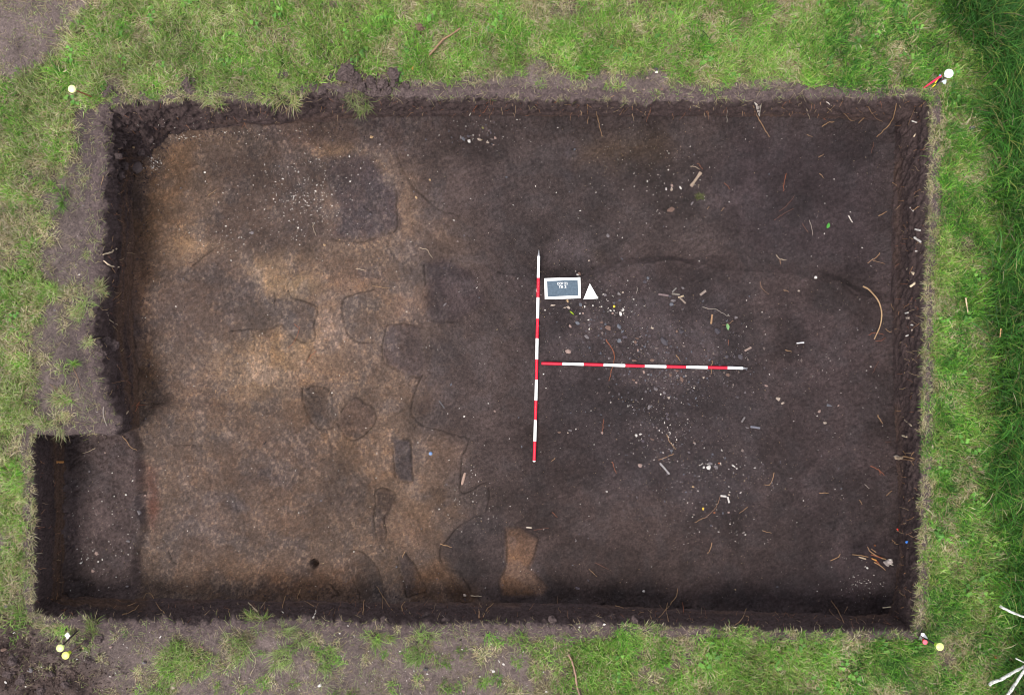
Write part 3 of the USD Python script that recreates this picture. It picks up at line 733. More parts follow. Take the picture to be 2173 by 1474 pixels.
# the far ground, a coarse sheet out to the horizon, tucked just under the near one
fx = np.r_[-900, -300, -100, -40, -16, np.linspace(-6.1, 6.1, 13), 16, 40, 100, 300, 900]
fy = np.r_[-900, -300, -100, -40, -16, np.linspace(-4.5, 4.5, 11), 16, 40, 100, 300, 900]
hx, hy = np.meshgrid(fx, fy)
far = np.stack([hx.ravel(), hy.ravel(), np.full(hx.size, -0.03)], -1)
far_keep = np.ones(hx.size, bool)
nxf, nyf = len(fx), len(fy)
idx = np.arange(nxf * nyf).reshape(nyf, nxf)
cellx, celly = 0.5 * (fx[:-1] + fx[1:]), 0.5 * (fy[:-1] + fy[1:])
hole = (np.abs(cellx)[None] < 6.1) & (np.abs(celly)[:, None] < 4.5)
sel = ~hole
farf = np.vstack([np.stack([idx[:-1, :-1][sel], idx[:-1, 1:][sel], idx[1:, 1:][sel]], 1), np.stack([idx[:-1, :-1][sel], idx[1:, 1:][sel], idx[1:, :-1][sel]], 1)])
gv, gff = join([(gr, gf), (far, farf)])
gcol = np.vstack([earth, np.repeat(lin(92, 104, 50)[None], len(far), 0)])
tag(obj('ground', (gv, gff), M_SOIL, smooth=True, color=gcol), 'trodden grey brown earth and thatch around the trench under the grass', 'ground', kind='structure')

# ------------------------------------------------------------------ where a place of the plan meets the ground, a face or the floor
wv = W[4:-2].reshape(-1, 3)
dz_r = np.gradient(W, axis=0); dz_c = np.gradient(W, axis=1)
wn = unit(np.cross(dz_r, dz_c)); wn = wn * np.sign((wn[..., :2] * -NRM[None]).sum(-1) + 0.6 * wn[..., 2])[..., None]
wn = wn[4:-2].reshape(-1, 3)
inner = fd < 0.02
SV = np.vstack([fl[inner], wv, gr])
SN = np.vstack([np.repeat([[0, 0, 1.0]], inner.sum(), 0), wn, np.repeat([[0, 0, 1.0]], len(gr), 0)])
TREE = cKDTree(plan(SV))


def surf(px, py):
    d, i = TREE.query(np.stack([np.atleast_1d(px), np.atleast_1d(py)], -1), k=6)
    zz = SV[i, 2]
    best = np.argmin(np.where(zz > zz.max(1, keepdims=True) - 0.22, d, 1e9), axis=1)
    ii = i[np.arange(len(i)), best]
    return SV[ii], SN[ii]


def on(px, py, lift=0.0):
    """The point of the plan on the surface found there."""
    p, n = surf(px, py)
    base = P(np.atleast_1d(px), np.atleast_1d(py), p[:, 2])
    return base + n * lift

# ------------------------------------------------------------------ grass
def blade(rng, base, yaw, length, width, lean, curl, segs=3):
    """A bent tapering blade: its points and faces. lean: from the vertical at the root; curl: how much more it bends by the tip."""
    d = np.array([math.cos(yaw), math.sin(yaw)])
    s = np.array([-d[1], d[0]])
    twist = rng.uniform(-0.5, 0.5)
    s3 = np.array([s[0], s[1], twist])
    p = np.array([base[0], base[1], base[2]], float)
    v, f = [], []
    wprof = [1.0, 0.92, 0.66, 0.3][:segs] if segs == 3 else list(np.linspace(1, 0.35, segs))
    a = lean
    for k in range(segs):
        v += [p - s3 * width * wprof[k] / 2, p + s3 * width * wprof[k] / 2]
        step = length / segs
        p = p + step * np.array([d[0] * math.sin(a), d[1] * math.sin(a), math.cos(a)])
        p[2] = max(p[2], 0.004)
        a += curl / segs
    v.append(p)
    for k in range(segs - 1):
        f += [[2 * k, 2 * k + 1, 2 * k + 3], [2 * k, 2 * k + 3, 2 * k + 2]]
    f.append([2 * segs - 2, 2 * segs - 1, 2 * segs])
    return np.array(v), np.array(f)


PAL = {
    'lush': [lin(104, 176, 44), lin(128, 194, 66), lin(86, 158, 40), lin(152, 206, 92)],
    'lime': [lin(138, 188, 66), lin(160, 200, 92), lin(118, 172, 54), lin(176, 206, 114)],
    'olive': [lin(132, 150, 70), lin(160, 164, 94), lin(114, 142, 60), lin(150, 164, 92)],
    'straw': [lin(206, 190, 150), lin(186, 168, 128), lin(216, 204, 172), lin(160, 144, 112)],
    'fen': [lin(60, 120, 44), lin(48, 102, 40), lin(80, 140, 58), lin(40, 88, 34)],  # darkest greens: hedge shade over the long grass worked into the colour
    'deep': [lin(78, 142, 48), lin(62, 124, 42), lin(104, 164, 64), lin(52, 108, 38)],
    'pale': [lin(172, 194, 118), lin(190, 204, 140), lin(156, 186, 100), lin(204, 206, 160)]}


def tuft_mesh(seed, mix, count, radius, length, width, lean, curl=(0.3, 1.2), outward=0.6, clumped=False):
    rng = np.random.default_rng(seed)
    parts, cols = [], []
    names = list(mix); w = np.array([mix[n] for n in names], float); w /= w.sum()
    subs = rng.normal(0, radius * .75, (5, 2)) if clumped else np.zeros((1, 2))
    comb = rng.uniform(0, 2 * np.pi, len(subs))
    for _ in range(count):
        r = radius * math.sqrt(rng.random()) * (0.55 if clumped else 1); t = rng.uniform(0, 2 * np.pi)
        si = rng.integers(len(subs))
        yaw = t + rng.normal(0, 1.0) if rng.random() < outward else rng.uniform(0, 2 * np.pi)
        if clumped and rng.random() < .6:
            yaw = comb[si] + rng.normal(0, .7)
        L = rng.uniform(*length)
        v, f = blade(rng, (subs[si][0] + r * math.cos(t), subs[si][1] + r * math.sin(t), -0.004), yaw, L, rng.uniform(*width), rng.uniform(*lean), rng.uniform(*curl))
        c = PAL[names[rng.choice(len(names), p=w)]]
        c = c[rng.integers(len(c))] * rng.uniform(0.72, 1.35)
        root = c * 0.38 + lin(170, 150, 100) * 0.07  # browner blade foot, darkened in colour to shade the gaps between blades
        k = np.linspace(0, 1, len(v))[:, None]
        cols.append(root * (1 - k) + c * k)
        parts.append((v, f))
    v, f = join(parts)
    return v, f, np.vstack(cols)


def clover_mesh(seed, n, radius, size):
    rng = np.random.default_rng(seed)
    parts, cols = [], []
    for _ in range(n):
        r = radius * math.sqrt(rng.random()); t = rng.uniform(0, 2 * np.pi)
        c0 = np.array([r * math.cos(t), r * math.sin(t), rng.uniform(0.02, 0.05)])
        col = lin(*[(112, 166, 72), (128, 178, 78), (98, 152, 66)][rng.integers(3)]) * rng.uniform(.85, 1.15)
        turn = rng.uniform(0, 6.28)
        for k in range(3):
            a = turn + k * 2.094
            s = size * rng.uniform(.8, 1.2)
            c = c0 + s * 0.95 * np.array([math.cos(a), math.sin(a), rng.uniform(-.2, .3)])
            ang = np.arange(7) / 7 * 2 * np.pi
            tilt = rng.uniform(-.4, .4)
            ring = c + s * np.stack([np.cos(ang), np.sin(ang), tilt * np.cos(ang - a)], -1)
            v = np.vstack([c + [0, 0, -0.15 * s], ring])
            f = np.array([[0, 1 + i, 1 + (i + 1) % 7] for i in range(7)])
            parts.append((v, f)); cols.append(np.repeat(col[None], len(v), 0))
    v, f = join(parts)
    return v, f, np.vstack(cols)


SHORT = dict(count=54, radius=0.05, length=(0.028, 0.078), width=(0.0026, 0.005), lean=(0.4, 1.3), outward=0.25)
MIXES = [
    ('lush', {'lush': 7, 'lime': 3, 'olive': .6, 'straw': .3}), ('lime', {'lime': 5, 'lush': 3, 'olive': 1, 'straw': .7, 'pale': 1}), ('olive', {'olive': 4, 'straw': 1.4, 'lime': 2, 'deep': 1.4}),
    ('straw', {'straw': 6, 'olive': 2, 'pale': 1}), ('deep', {'deep': 5, 'lush': 3, 'olive': 1}), ('pale', {'pale': 5, 'lime': 2, 'straw': 2, 'olive': 1})]
protos = []          # (mesh, material)
KIND = {}
for name, mix in MIXES:
    KIND[name] = []
    for s in range(3):
        par = dict(SHORT)
        if name == 'straw':
            par.update(lean=(0.9, 1.5), count=46)
        KIND[name].append(len(protos)); protos.append((tuft_mesh(100 + len(protos), mix, **par), M_GRASS))
KIND['long'] = []
for s in range(4):
    KIND['long'].append(len(protos)); protos.append((tuft_mesh(300 + s, {'deep': 5, 'lush': 2, 'fen': 2, 'olive': .8, 'straw': .35}, 44, 0.075, (0.08, 0.24), (0.003, 0.0058), (0.2, 1.1), (0.5, 1.5)), M_GRASS))
KIND['fen'] = []
for s in range(3):
    KIND['fen'].append(len(protos)); protos.append((tuft_mesh(320 + s, {'fen': 6, 'deep': 2.5, 'olive': .4, 'straw': .2}, 44, 0.075, (0.1, 0.3), (0.003, 0.0058), (0.15, 0.9), (0.6, 1.5)), M_GRASS))
KIND['medium'] = []
for s in range(3):
    KIND['medium'].append(len(protos)); protos.append((tuft_mesh(330 + s, {'lush': 4, 'deep': 2, 'lime': 1.5}, 44, 0.055, (0.05, 0.12), (0.003, 0.0055), (0.3, 1.1), (0.5, 1.4)), M_GRASS))
KIND['litter'] = []
for s in range(3):
    KIND['litter'].append(len(protos)); protos.append((tuft_mesh(350 + s, {'straw': 5, 'pale': 2, 'olive': 2}, 9, 0.07, (0.02, 0.085), (0.0016, 0.003), (1.35, 1.56), (-0.1, 0.15), 0.0), M_GRASS))
KIND['clover'] = []
for s in range(2):
    KIND['clover'].append(len(protos)); protos.append((clover_mesh(370 + s, 5, 0.05, 0.0075), M_LEAF))

rng = np.random.default_rng(7)
X0, X1, Y0, Y1 = -5.6, 5.6, -4.0, 4.0
cell = 0.047
px_, py_ = np.meshgrid(np.arange(X0, X1, cell), np.arange(Y0, Y1, cell))
pts = np.stack([px_.ravel(), py_.ravel()], -1) + rng.uniform(-cell / 2, cell / 2, (px_.size, 2))
pts = np.c_[pts, np.zeros(len(pts))]
d_lip = sdf(pts[:, :2], lip_ragged[::4])
ok = d_lip > 0.010
pts, d_lip = pts[ok], d_lip[ok]
pp = plan(pts)
dens = turf(pp, pts)
n1 = fbm(pts * 1.7 + 5, 4, 101); n2 = fbm(pts * 3.6 + 15, 4, 102); n3 = fbm(pts * 8 + 15, 3, 103)
east = sstep(1500, 2120, pp[:, 0] + (n1 - .5) * 260)
far_e = pp[:, 0] + (n2 - 0.5) * 90 - np.interp(pp[:, 1], [-100, 0, 100, 200, 400, 700, 1000, 1250, 1400, 1600], [2010, 2020, 2065, 2105, 2118, 2112, 2122, 2140, 2158, 2160])
west = sstep(900, 150, pp[:, 0] + (n1 - .5) * 300)
u = rng.random(len(pts))
thick = np.clip(dens * (0.82 + 0.5 * n3), 0, 1)
grow = u < thick
sel_kind, sel_scale = np.empty(len(pts), object), np.ones(len(pts))
pick = rng.random(len(pts))
for i in np.nonzero(grow)[0]:
    e, w_, a, b = east[i], west[i], n2[i], n3[i]
    fringe = d_lip[i] < (0.035 + 0.10 * max(0.0, a - 0.35)) * (1.7 if pp[i, 0] > 1900 else 1.0)
    p_straw = 0.05 + 0.85 * min(1.0, max(0.0, (0.6 * b + 0.4 * a - 0.53) / 0.08)) + (0.7 if fringe else 0) + 0.26 * w_
    if (1 - dens[i]) > 0.4:
        p_straw += 0.18
    g_ = min(1.0, max(0.0, (far_e[i] + 25) / 90))
    if pick[i] < g_:
        dark_ = min(1.0, max(0.0, (far_e[i] - 5) / 40)) * .6 + (.55 if pp[i, 1] < 160 + 260 * (a - .3) and far_e[i] > -10 else 0)  # share of tufts with shade in their colour, highest in the corner
        r = rng.random()
        k = 'fen' if r < dark_ else ('long' if r < .35 + .55 * g_ else 'medium')
    elif pick[i] < p_straw:
        k = 'straw'
    else:
        r = rng.random()
        if a > 0.56 and not fringe:
            k = 'lush' if r < .65 else ('medium' if r < .75 else 'lime')
            if e > .4:
                k = 'deep' if r < .8 else 'olive'
        elif a < 0.43:
            k = 'olive' if r < .4 + .25 * e else ('pale' if w_ > .4 else 'lime')
        else:
            k = ('pale' if r < .45 else 'lime') if w_ > 0.5 else ('lime' if r < .5 - .35 * e else ('lush' if r < .8 - .4 * e else ('deep' if e > .3 else 'olive')))
            if e > .45 and k in ('lime', 'lush') and rng.random() < .6:
                k = 'deep' if rng.random() < .6 else 'olive'
    sel_kind[i] = k
    sel_scale[i] = rng.uniform(0.8, 1.25) * (0.78 + 0.5 * min(1, dens[i])) * (0.6 if d_lip[i] < 0.05 else 0.8 if d_lip[i] < 0.09 else 1)
# loose dead blades and rootlets on the bare earth
bare_i = np.nonzero(~grow & (d_lip > 0.02))[0]
sprk = sstep(0.40, 0.68, n2[bare_i]) * 0.75 + 0.10 + 0.5 * (d_lip[bare_i] < 0.1)
sprk += 0.3 * ((pp[bare_i, 0] < 240) & (pp[bare_i, 1] < 220)) * (n3[bare_i] > .48) + 0.35 * ((dens[bare_i] > .08) & (dens[bare_i] < .9))
sprk *= 1 - 0.7 * ((pp[bare_i, 0] < 240) & (pp[bare_i, 1] > 1330))
for i in bare_i[rng.random(len(bare_i)) < sprk]:
    sel_kind[i] = 'litter'; sel_scale[i] = rng.uniform(.7, 1.3)
for i in np.nonzero(grow)[0][rng.random(grow.sum()) < 0.07]:
    if n1[i] > 0.42 and dens[i] > .75 and d_lip[i] > .1 and sel_kind[i] not in ('straw', 'long', 'fen'):
        sel_kind[i] = 'clover'; sel_scale[i] = rng.uniform(.7, 1.5)
have = np.array([k is not None for k in sel_kind])
near_lip = cKDTree(DLr[:, :2])
gi = np.nonzero(have)[0]
_, li = near_lip.query(pts[gi, :2])
gtree = cKDTree(gr[:, :2])
_, g3 = gtree.query(pts[gi, :2])
pos = pts[gi].copy(); pos[:, 2] = gr[g3, 2]
pos[:, 2] = np.where(d_lip[gi] < 0.06, np.maximum(pos[:, 2], 0.008), pos[:, 2])
quat = np.zeros((len(gi), 4)); proto_i = np.zeros(len(gi), np.int32)
for n, i in enumerate(gi):
    k = sel_kind[i]
    proto_i[n] = KIND[k][rng.integers(len(KIND[k]))]
    yaw = rng.uniform(0, 2 * np.pi)
    lean_dir = rng.uniform(0, 2 * np.pi); ang = abs(rng.normal(0, 0.18))
    if d_lip[i] < 0.05 and k not in ('litter', 'clover'):
        nin = -NRM[li[n]]
        lean_dir, ang = math.atan2(nin[1], nin[0]), rng.uniform(-0.1, 0.25) * (1.0 - d_lip[i] / 0.06)
    if k in ('long', 'fen'):
        lean_dir, ang = math.pi + rng.normal(0, .8), rng.uniform(0.0, 0.35)
    ax = np.array([-math.sin(lean_dir), math.cos(lean_dir), 0]) * math.sin(ang / 2); cw = math.cos(ang / 2)
    q1 = np.array([math.cos(yaw / 2), 0, 0, math.sin(yaw / 2)])
    w1, x1, y1, z1 = cw, *ax
    w2, x2, y2, z2 = q1
    quat[n] = [w1 * w2 - x1 * x2 - y1 * y2 - z1 * z2, w1 * x2 + x1 * w2 + y1 * z2 - z1 * y2, w1 * y2 - x1 * z2 + y1 * w2 + z1 * x2, w1 * z2 + x1 * y2 - y1 * x2 + z1 * w2]


def instancer(name, label, members, positions, quats, scales, which):
    pi = UsdGeom.PointInstancer.Define(stage, '/World/' + numbered('/World', name))
    tag(pi, label, 'grass', kind='stuff')
    base = str(pi.GetPath())
    targets, remap = [], {}
    for m in members:
        (v, f, c), mat = protos[m]
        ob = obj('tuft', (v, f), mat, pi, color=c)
        remap[m] = len(targets); targets.append(ob.GetPath())
    pi.CreatePrototypesRel().SetTargets(targets)
    pi.CreateProtoIndicesAttr(Vt.IntArray.FromNumpy(np.array([remap[w] for w in which], np.int32)))
    pi.CreatePositionsAttr(Vt.Vec3fArray.FromNumpy(positions.astype(np.float32)))
    pi.CreateOrientationsAttr(Vt.QuathArray([Gf.Quath(float(a), float(b), float(c), float(d)) for a, b, c, d in quats]))
    pi.CreateScalesAttr(Vt.Vec3fArray.FromNumpy(np.repeat(scales[:, None], 3, 1).astype(np.float32)))
    return pi


groups = [('grass', 'short mown green and yellowed grass of the lawn around the trench', ['lush', 'lime', 'olive', 'straw', 'deep', 'pale', 'medium', 'clover']),
          ('tall_grass', 'long dark green unmown grass along the right edge of the lawn', ['long', 'fen']),
          ('dry_grass_litter', 'loose dead straw blades scattered on the bare trodden earth', ['litter'])]
for name, label, kinds in groups:
    members = [m for k in kinds for m in KIND[k]]
    m = np.isin(proto_i, members)
    instancer(name, label, members, pos[m], quat[m], sel_scale[gi][m], proto_i[m])

# clumps of grass that stand or hang alone
rt = np.random.default_rng(77)
CLASS = UsdGeom.Scope.Define(stage, '/World/Looks/patterns')


def big_tuft(name, label, x, y, size, mix, lean_to=None, seed=0, length=(0.06, 0.17), lean=(0.3, 1.35), count=170, lift=0.0, dirt=True, squash=1.0):
    p = on(x, y)[0]
    t = thing(name, label, 'grass tuft', p + [0, 0, lift], group='grass clumps standing alone')
    v, f, c = tuft_mesh(500 + seed, mix, count, size, length, (0.0018, 0.0036), lean, (0.4, 1.3), 0.45, clumped=True)
    if lean_to is not None:
        k = np.clip(v[:, 2], 0, None)
        v = v + np.r_[np.array(lean_to), 0] * k[:, None]
    v[:, 1] *= squash
    obj('blades', (v, f), M_GRASS, t, color=c)
    if dirt:
        rr = np.random.default_rng(900 + seed)
        pts_ = rr.normal(0, 1, (40, 3)); pts_ = unit(pts_) * np.array([size * .75, size * .75 * squash, 0.016]); pts_ *= rr.uniform(.8, 1.1, (40, 1))
        hv, hf = hull(pts_)
        obj('root_clod', (hv, hf), M_WALL, t, color=lin(84, 72, 66))
    return t


TUFTS = [
    ('grass tuft hanging over the upper lip where the clods lie, its tips pointing down', 757, 200, .06, {'lime': 3, 'pale': 5, 'straw': 2}, (0.5, -1.3)),
    ('lower tip of the pale grass sod hanging down the upper face of the trench', 768, 224, .06, {'pale': 6, 'lime': 3, 'straw': 2}, (-0.2, -1.3)),
    ('straw coloured clump drooping over the upper lip left of the hanging sod', 628, 196, .06, {'straw': 4, 'lime': 2, 'olive': 2}, (0.2, -1.1)),
    ('yellowed clump drooping over the upper lip between two bare notches, upper left', 455, 205, .055, {'straw': 4, 'pale': 2, 'lime': 2}, (0.1, -0.9)),
    ('long straw clump bent over the upper lip near the trench corner, upper left', 585, 205, .05, {'straw': 4, 'olive': 2, 'lime': 2}, (-0.4, -1.0)),
    ('pale dry clump overhanging the left lip beside the bleached cut roots', 204, 603, .05, {'straw': 4, 'pale': 4, 'lime': 1}, (0.9, 0.2)),
    ('pale green clump on the left bare strip just below the overhanging dry clump', 176, 640, .06, {'pale': 5, 'lime': 3, 'straw': 1}, (0.3, -0.3)),
    ('greener clump left of the pale clump on the left bare strip', 103, 632, .05, {'lime': 4, 'lush': 2, 'pale': 2}, None),
    ('small dry clump at the broken left lip, just above the jagged notch', 184, 722, .04, {'straw': 3, 'pale': 4}, (0.4, -0.2)),
    ('narrow bright green blade clump on the upper part of the left bare strip', 134, 432, .018, {'lush': 6, 'lime': 1}, (0.1, -0.9)),
    ('small bright green clump near the long brown rootlet on the left bare strip', 157, 770, .016, {'lime': 5, 'lush': 1}, None),
    ('rooty straw clump in the middle of the lower left bare strip', 128, 842, .05, {'straw': 4, 'pale': 3, 'olive': 2}, None),
    ('pale clump at the upper lip of the lower left extension', 128, 898, .05, {'pale': 5, 'straw': 3}, (0.2, -0.6)),
    ('paler clump left of the pale clump at the lip of the extension', 92, 900, .05, {'pale': 5, 'lime': 1, 'straw': 3}, None),
    ('tall clump poking over the lower lip of the lower left extension', 195, 1322, .055, {'lime': 4, 'olive': 3, 'straw': 2}, (0.3, 1.0)),
    ('rooty clump right of the paper label in the lower left corner', 186, 1352, .055, {'pale': 4, 'lime': 3, 'straw': 2}, (-0.5, -0.2)),
    ('bright clump between the extension lip and the paper label', 127, 1330, .06, {'lime': 4, 'lush': 3, 'straw': 1}, None),
    ('largest green clump on the bare earth below the trench, its left half', 365, 1390, .105, {'lime': 5, 'pale': 3, 'lush': 3}, (-0.3, 0.1)),
    ('largest green clump on the bare earth below the trench, its right half', 415, 1402, .105, {'lime': 5, 'pale': 2, 'lush': 4}, (0.4, -0.5)),
    ('ragged green clump at the bottom edge below the largest clump', 335, 1462, .07, {'lime': 3, 'lush': 3, 'pale': 2}, None),
    ('green clump between the largest clump and the straw stalk, below the trench', 512, 1372, .075, {'lime': 4, 'lush': 3, 'pale': 2}, None),
    ('clump at the lower lip beside the thick pale root end', 556, 1322, .06, {'lime': 3, 'olive': 3, 'straw': 2}, (0.2, 0.8)),
    ('pale feathery clump below the middle of the lower lip', 643, 1352, .065, {'pale': 5, 'lime': 3}, (0.5, 0.4)),
    ('wide green clump under the pale feathery clump', 692, 1392, .06, {'lime': 4, 'lush': 2, 'pale': 2}, (0.6, -0.3)),
    ('sprawling pale green clump left of the wide green clump', 605, 1398, .075, {'pale': 4, 'lime': 3}, (-0.3, -0.5)),
    ('small green clump near the lower lip under the dark elliptical patch', 795, 1350, .055, {'lime': 3, 'olive': 3, 'lush': 2}, (0.5, -0.2)),
    ('upright pale green clump below the lower lip, right of the small green clump', 905, 1352, .07, {'pale': 4, 'lime': 4}, (0.2, 0.5)),
    ('thin sparse clump under the upright pale green clump', 880, 1392, .05, {'pale': 4, 'lush': 2}, (-0.6, -0.3))]
for i, (lab, x, y, size, mix, lean_to) in enumerate(TUFTS):
    small = size < 0.03
    big_tuft('grass_tuft', lab, x, y, size, mix, lean_to, i, count=70 if small else int(150 + 900 * (size - .04)), dirt=not small, length=(0.035, 0.10) if size < .05 else (0.04, 0.13))

# ------------------------------------------------------------------ finds, tools and litter: labels say where each one lies
MARKS = [('the white triangle', 1253, 622), ('the letter board', 1194, 611), ('the steel tip of the upright pole', 1143, 536), ('the lower end of the upright pole', 1134, 977), ('the steel tip of the lying pole', 1582, 781),
         ('the middle of the lying pole', 1368, 776), ('the red end of the lying pole', 1152, 771), ('the long bone', 1475, 382), ('the curved pale branch', 1866, 660), ('the stalked green leaf', 1543, 693),
         ('the bright green leaf', 1755, 479), ('the grey splintered stump', 1884, 1193), ('the cut stump', 1914, 970), ('the big upper left stone', 290, 348), ('the dark round hole', 667, 1195),
         ('the blue cap', 914, 961), ('the largest white shell', 1503, 990), ('the scored circle', 759, 890), ('the scored rounded square', 768, 670), ('the scored rectangle', 855, 975), ('the orange scored patch', 1105, 1190),
         ('the hanging grass sod', 765, 215), ('the white shredded root', 1610, 236), ('the upper right trench corner', 1935, 235), ('the lower right trench corner', 1910, 1318), ('the lower left trench corner', 90, 1290),
         ('the bleached cut roots', 236, 548), ('the extension corner', 262, 922), ('the paper label', 143, 1348), ('the round white pebble', 1730, 589), ('the brown flat stone', 1423, 445), ('the white root arc', 668, 1294),
         ('the upper brown stick', 944, 88), ('the bottom brown stick', 1218, 1430), ('the tan upper stone', 789, 292), ('the largest green clump', 390, 1395), ('the long orange root', 1298, 765), ('the upper left trench corner', 235, 255)]


def where(x, y):
    best = min((m for m in MARKS if math.hypot(x - m[1], y - m[2]) > 4), key=lambda m: math.hypot(x - m[1], y - m[2]))
    dx, dy = x - best[1], y - best[2]
    a = math.degrees(math.atan2(-dy, dx)) % 360
    word = ['right of', 'upper right of', 'above', 'upper left of', 'left of', 'lower left of', 'below', 'lower right of'][int((a + 22.5) // 45) % 8]
    return f'{word} {best[0]}', math.hypot(dx, dy)


COL = dict(clod=(90, 77, 76), grey=(118, 111, 113), blue=(100, 102, 110), dark=(74, 69, 75), brown=(116, 92, 82), pink=(156, 132, 124), beige=(176, 160, 146), white=(200, 195, 190), orange=(176, 104, 60), yellow=(232, 196, 70),
           purple=(88, 79, 86), tan=(180, 150, 114), olive=(120, 116, 70), pale=(214, 194, 166), bark=(128, 98, 74), rust=(172, 84, 44), darkroot=(104, 66, 50), red=(226, 70, 52), green=(128, 168, 92), skyblue=(70, 130, 220), paleblue=(170, 196, 214), black=(44, 44, 48))
WORD = dict(grey='grey', blue='bluish grey', dark='dark grey', brown='brown', pink='pinkish', beige='beige', white='white', orange='orange', yellow='yellow', purple='purplish dark', tan='tan', olive='olive')


def rock(seed, L, Wd, H, n=18, angular=0.8):
    r = np.random.default_rng(seed)
    p = unit(r.normal(0, 1, (n, 3))) * r.uniform(angular, 1.0, (n, 1))
    return hull(p * np.array([L / 2, Wd / 2, H / 2]))


def lump(seed, L, Wd, H, lobes=0.95):
    """A crumbly block of earth."""
    m = trimesh.creation.icosphere(subdivisions=3)
    v = np.array(m.vertices)
    o = np.random.default_rng(seed).uniform(0, 50, 3)
    rad = 1 + lobes * (fbm(v * 1.3 + o, 3, 7) - 0.5) * 1.6 + 0.55 * (fbm(v * 4.5 + o, 3, 8) - 0.5)
    v = np.sign(v) * np.abs(v) ** 0.85 * rad[:, None]
    return v * np.array([L / 2, Wd / 2, H / 2]), np.array(m.faces)


PENDING = []


def stone(x, y, L, Wd, ang, col, seed, name='stone', noun='stone', cat='stone', mat=None, sink=0.25, n=18, extra='', flat=0.55, label=None, px=None, angular=0.8, desc_=None):
    p, nrm = surf(x, y)
    p, nrm = p[0], nrm[0]
    px = px or (ZC - p[2]) / FPX
    v, f = (lump(seed, L * px, Wd * px, Wd * px * flat * 1.1) if cat == 'earth clod' else rock(seed, L * px, Wd * px, Wd * px * flat * 1.3, n, angular))
    a = math.radians(-ang)
    R = np.array([[math.cos(a), -math.sin(a), 0], [math.sin(a), math.cos(a), 0], [0, 0, 1]])
    v = v @ R.T
    if nrm[2] < 0.75:                                   # stuck in a face: turn the stone to it
        zax = nrm; xax = unit(np.cross([0, 1.0, 0] if abs(nrm[1]) < .7 else [1.0, 0, 0], zax)); yax = np.cross(zax, xax)
        v = v * np.array([1, 1, 0.8])
    base = P(x, y, p[2])
    desc = None
    if label is None:
        size = 'small' if L < 8 else ('large' if L > 15 else '')
        shape = 'elongated' if L > 1.9 * Wd else ('round' if L < 1.2 * Wd else 'oval')
        desc = desc_ or ' '.join(w for w in [size, shape, WORD.get(col, col), extra, noun] if w)
    rr = np.random.default_rng(seed + 5)
    o = obj(name, (v + base + nrm * Wd * px * flat * 0.65 * (1 - 2 * sink), f), mat or M_STONE, color=np.clip(lin(*COL[col], k=0.6 if col not in ('white', 'yellow', 'orange') else .74) * rr.uniform(.88, 1.12, (len(v), 1)), 0, .8))
    if desc:
        PENDING.append((o.GetPrim(), desc, x, y))
    else:
        WRITTEN.add(label)
    tag(o, label, cat, group={'earth clod': 'loose earth clods', 'stone': 'stones and pebbles', 'shell': 'shell pieces'}.get(cat))
    return o


